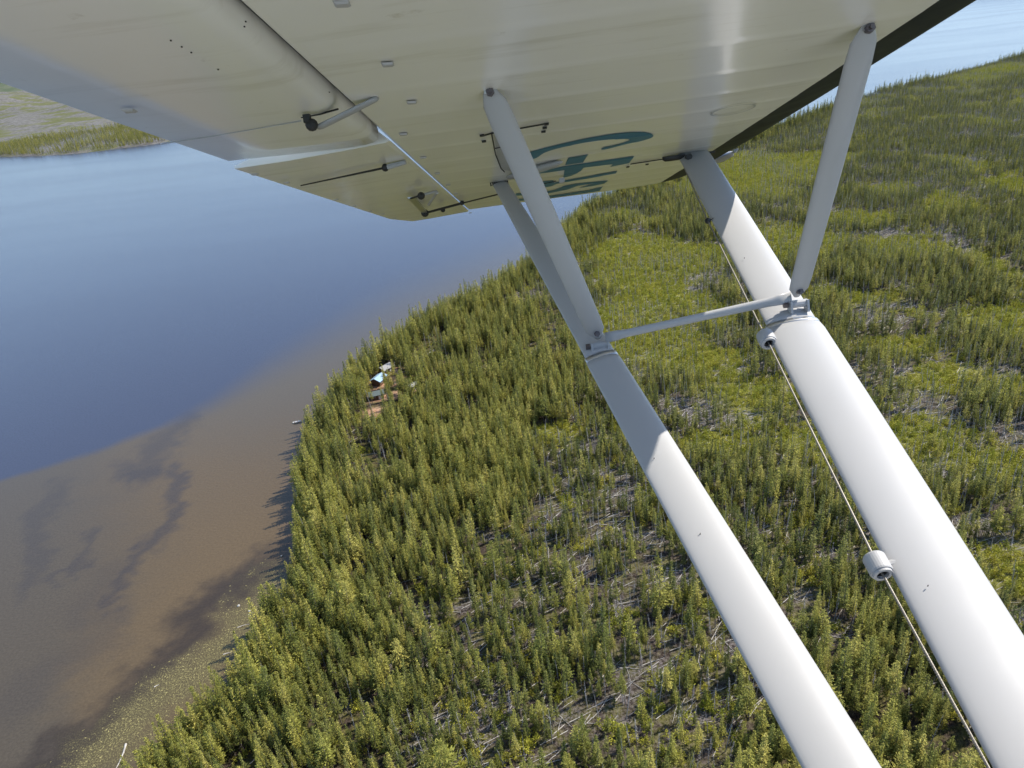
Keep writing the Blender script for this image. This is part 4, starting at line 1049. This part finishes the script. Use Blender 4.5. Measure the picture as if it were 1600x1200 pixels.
# outboard aileron horn: quadrant, push rod and links
q1 = hz(642, 310, .330); q2 = hz(664, 333, .318); q3 = hz(655, 306, .335); q4 = hz(720, 318, .345)
V = []; Fc = []; e = Vector((.012, .004, 0)); V += [q1 - e, q1 + e * 1.6, q2 + e, q2 - e]; V += [v + Vector((0, 0, .006)) for v in V[:4]]
Fc += [(0, 1, 2, 3), (7, 6, 5, 4), (0, 4, 5, 1), (1, 5, 6, 2), (2, 6, 7, 3), (3, 7, 4, 0)]; apart('aileron_horn', V, Fc, M_STEEL)
rod('horn_rod', q1, hz(658, 305, .330), .004, M_DARK); rod('horn_rod', hz(658, 305, .33), hz(682, 299, .345), .006, M_GREYP)
rod('push_rod', q2, q4, .006, M_DARK); rod('push_rod', q4, hz(781, 303, .352), .0035, M_DARK)
rod('horn_rod', hz(683, 301, .345), hz(670, 320, .335), .006, M_STRUT)
for p, r in ((q2, .020), (hz(658, 306, .328), .016), (hz(692, 328, .330), .013), (hz(722, 317, .34), .012)):
    bm_ = bmesh.new(); bmesh.ops.create_icosphere(bm_, subdivisions=2, radius=r); V = [p + v.co for v in bm_.verts]; Fc = [tuple(v.index for v in f.verts) for f in bm_.faces]; bm_.free(); apart('rod_end', V, Fc, M_DARK)
# screws on the struts
for px, py in ((801, 194),):
    c, s = upt(px, py)
# water streak tape line on the flap skin
joint('skin_seam', [upt(250, 222), upt(330, 210), upt(470, 186)], .0012, M_GREYP, .004)
for p in ((266, 58), (283, 68), (298, 77), (340, 104), (383, 28), (381, 36), (514, 140)):
    c, s = upt(*p); V = []; Fc = []; pbox(V, Fc, (c, s, D0 - .0045), (.002, .002, .0015)); apart('rivet_head', V, Fc, M_DARK)
# round inspection ring near the front spar
c, s = upt(1145, 172); V = []; Fc = []
for q in range(24):
    t = 2 * math.pi * q / 24
    for r in (.060, .066): V.append((c + math.cos(t) * r * .95, s + math.sin(t) * r * 1.1, under(c, s) - .0015))
for q in range(24): e_ = (q + 1) % 24; Fc.append((2 * q, 2 * q + 1, 2 * e_ + 1, 2 * e_))
apart('inspection_ring', V, Fc, M_GREYP)
# unseen lower cabin side; left float added to bounce light onto the wing
V = []; Fc = []
secs = [(-3.4, .10, -.35, -.75), (-2.2, .20, -.40, -1.0), (-1.2, .31, -.46, -1.18), (-.4, .34, -.48, -1.25), (.7, .34, -.48, -1.26), (1.3, .33, -.40, -1.22), (2.0, .30, -.25, -1.10), (2.5, .20, -.30, -.95)]
for c, hw, zt, zb in secs: V += [(c, hw - .02, zt), (c, hw, zt - .05), (c, hw + .01, (zt + zb) / 2), (c, hw - .04, zb + .06), (c, hw - .14, zb), (c, -.9, zb), (c, -.9, zt)]
for i in range(len(secs) - 1):
    for j in range(5): q = i * 7 + j; Fc.append((q, q + 1, q + 8, q + 7))
apart('cabin_side', V, Fc, M_STRUT, smooth=False)
V = []; Fc = []; FS = 1.02
fsec = [(3.1, .04, -1.86, -1.95), (2.8, .20, -1.80, -2.12), (2.2, .33, -1.78, -2.28), (1.2, .37, -1.80, -2.36), (0, .37, -1.84, -2.38), (-.6, .35, -1.86, -2.37), (-.62, .35, -1.86, -2.27), (-1.8, .28, -1.90, -2.16), (-2.9, .12, -1.94, -2.03)]
for c, hw, zt, zb in fsec: V += [(c, FS - hw * .55, zt), (c, FS, zt + .05), (c, FS + hw * .55, zt), (c, FS + hw, zt - .10), (c, FS + hw * .98, (zt + zb) / 2), (c, FS, zb), (c, FS - hw * .98, (zt + zb) / 2), (c, FS - hw, zt - .10)]
for i in range(len(fsec) - 1):
    for j in range(8): q = i * 8 + j; r_ = i * 8 + (j + 1) % 8; Fc.append((q, r_, r_ + 8, q + 8))
Fc.append(tuple(range(8))); Fc.append(tuple((len(fsec) - 1) * 8 + q for q in range(8)))
M_BOUNCE_FLOAT = paint('bounce_float_enamel', (.80, .80, .80), .35, .06, .2, 0, 4)
fl = apart('float', V, Fc, M_BOUNCE_FLOAT)  # unseen and guessed; its white top brightens the wing underside
for a, b in (((1.25, .30, -1.2), (1.25, FS - .1, -1.78)), ((-.35, .30, -1.22), (-.75, FS - .1, -1.84))):
    foil('bounce_float_strut', [a, b], [.09, .09], [.03, .03], M_STRUT)

for px, py, A, Q, hw in ((1163, 403, FA, FQ, .02), (1450, 915, FA, FQ, .024), (1094, 834, RA, RQ, .018), (1022, 716, RA, RQ, .018)):
    w_ = CM @ np.array([(px - 800) / F, -(py - 600) / F, -1.0]); r = Vector(CMi.T @ w_); d = (Q - A).normalized(); nn_ = d.cross(Vector((1, 0, 0))).normalized()
    if nn_.dot(r) > 0: nn_ = -nn_
    p = r * ((A + nn_ * (hw - .0015)).dot(nn_) / r.dot(nn_)); V, Fc = bar(p - nn_ * .002, p + nn_ * .0022, .0011, .0008, 6)
    apart('paint_speck', V, Fc, M_DARK)
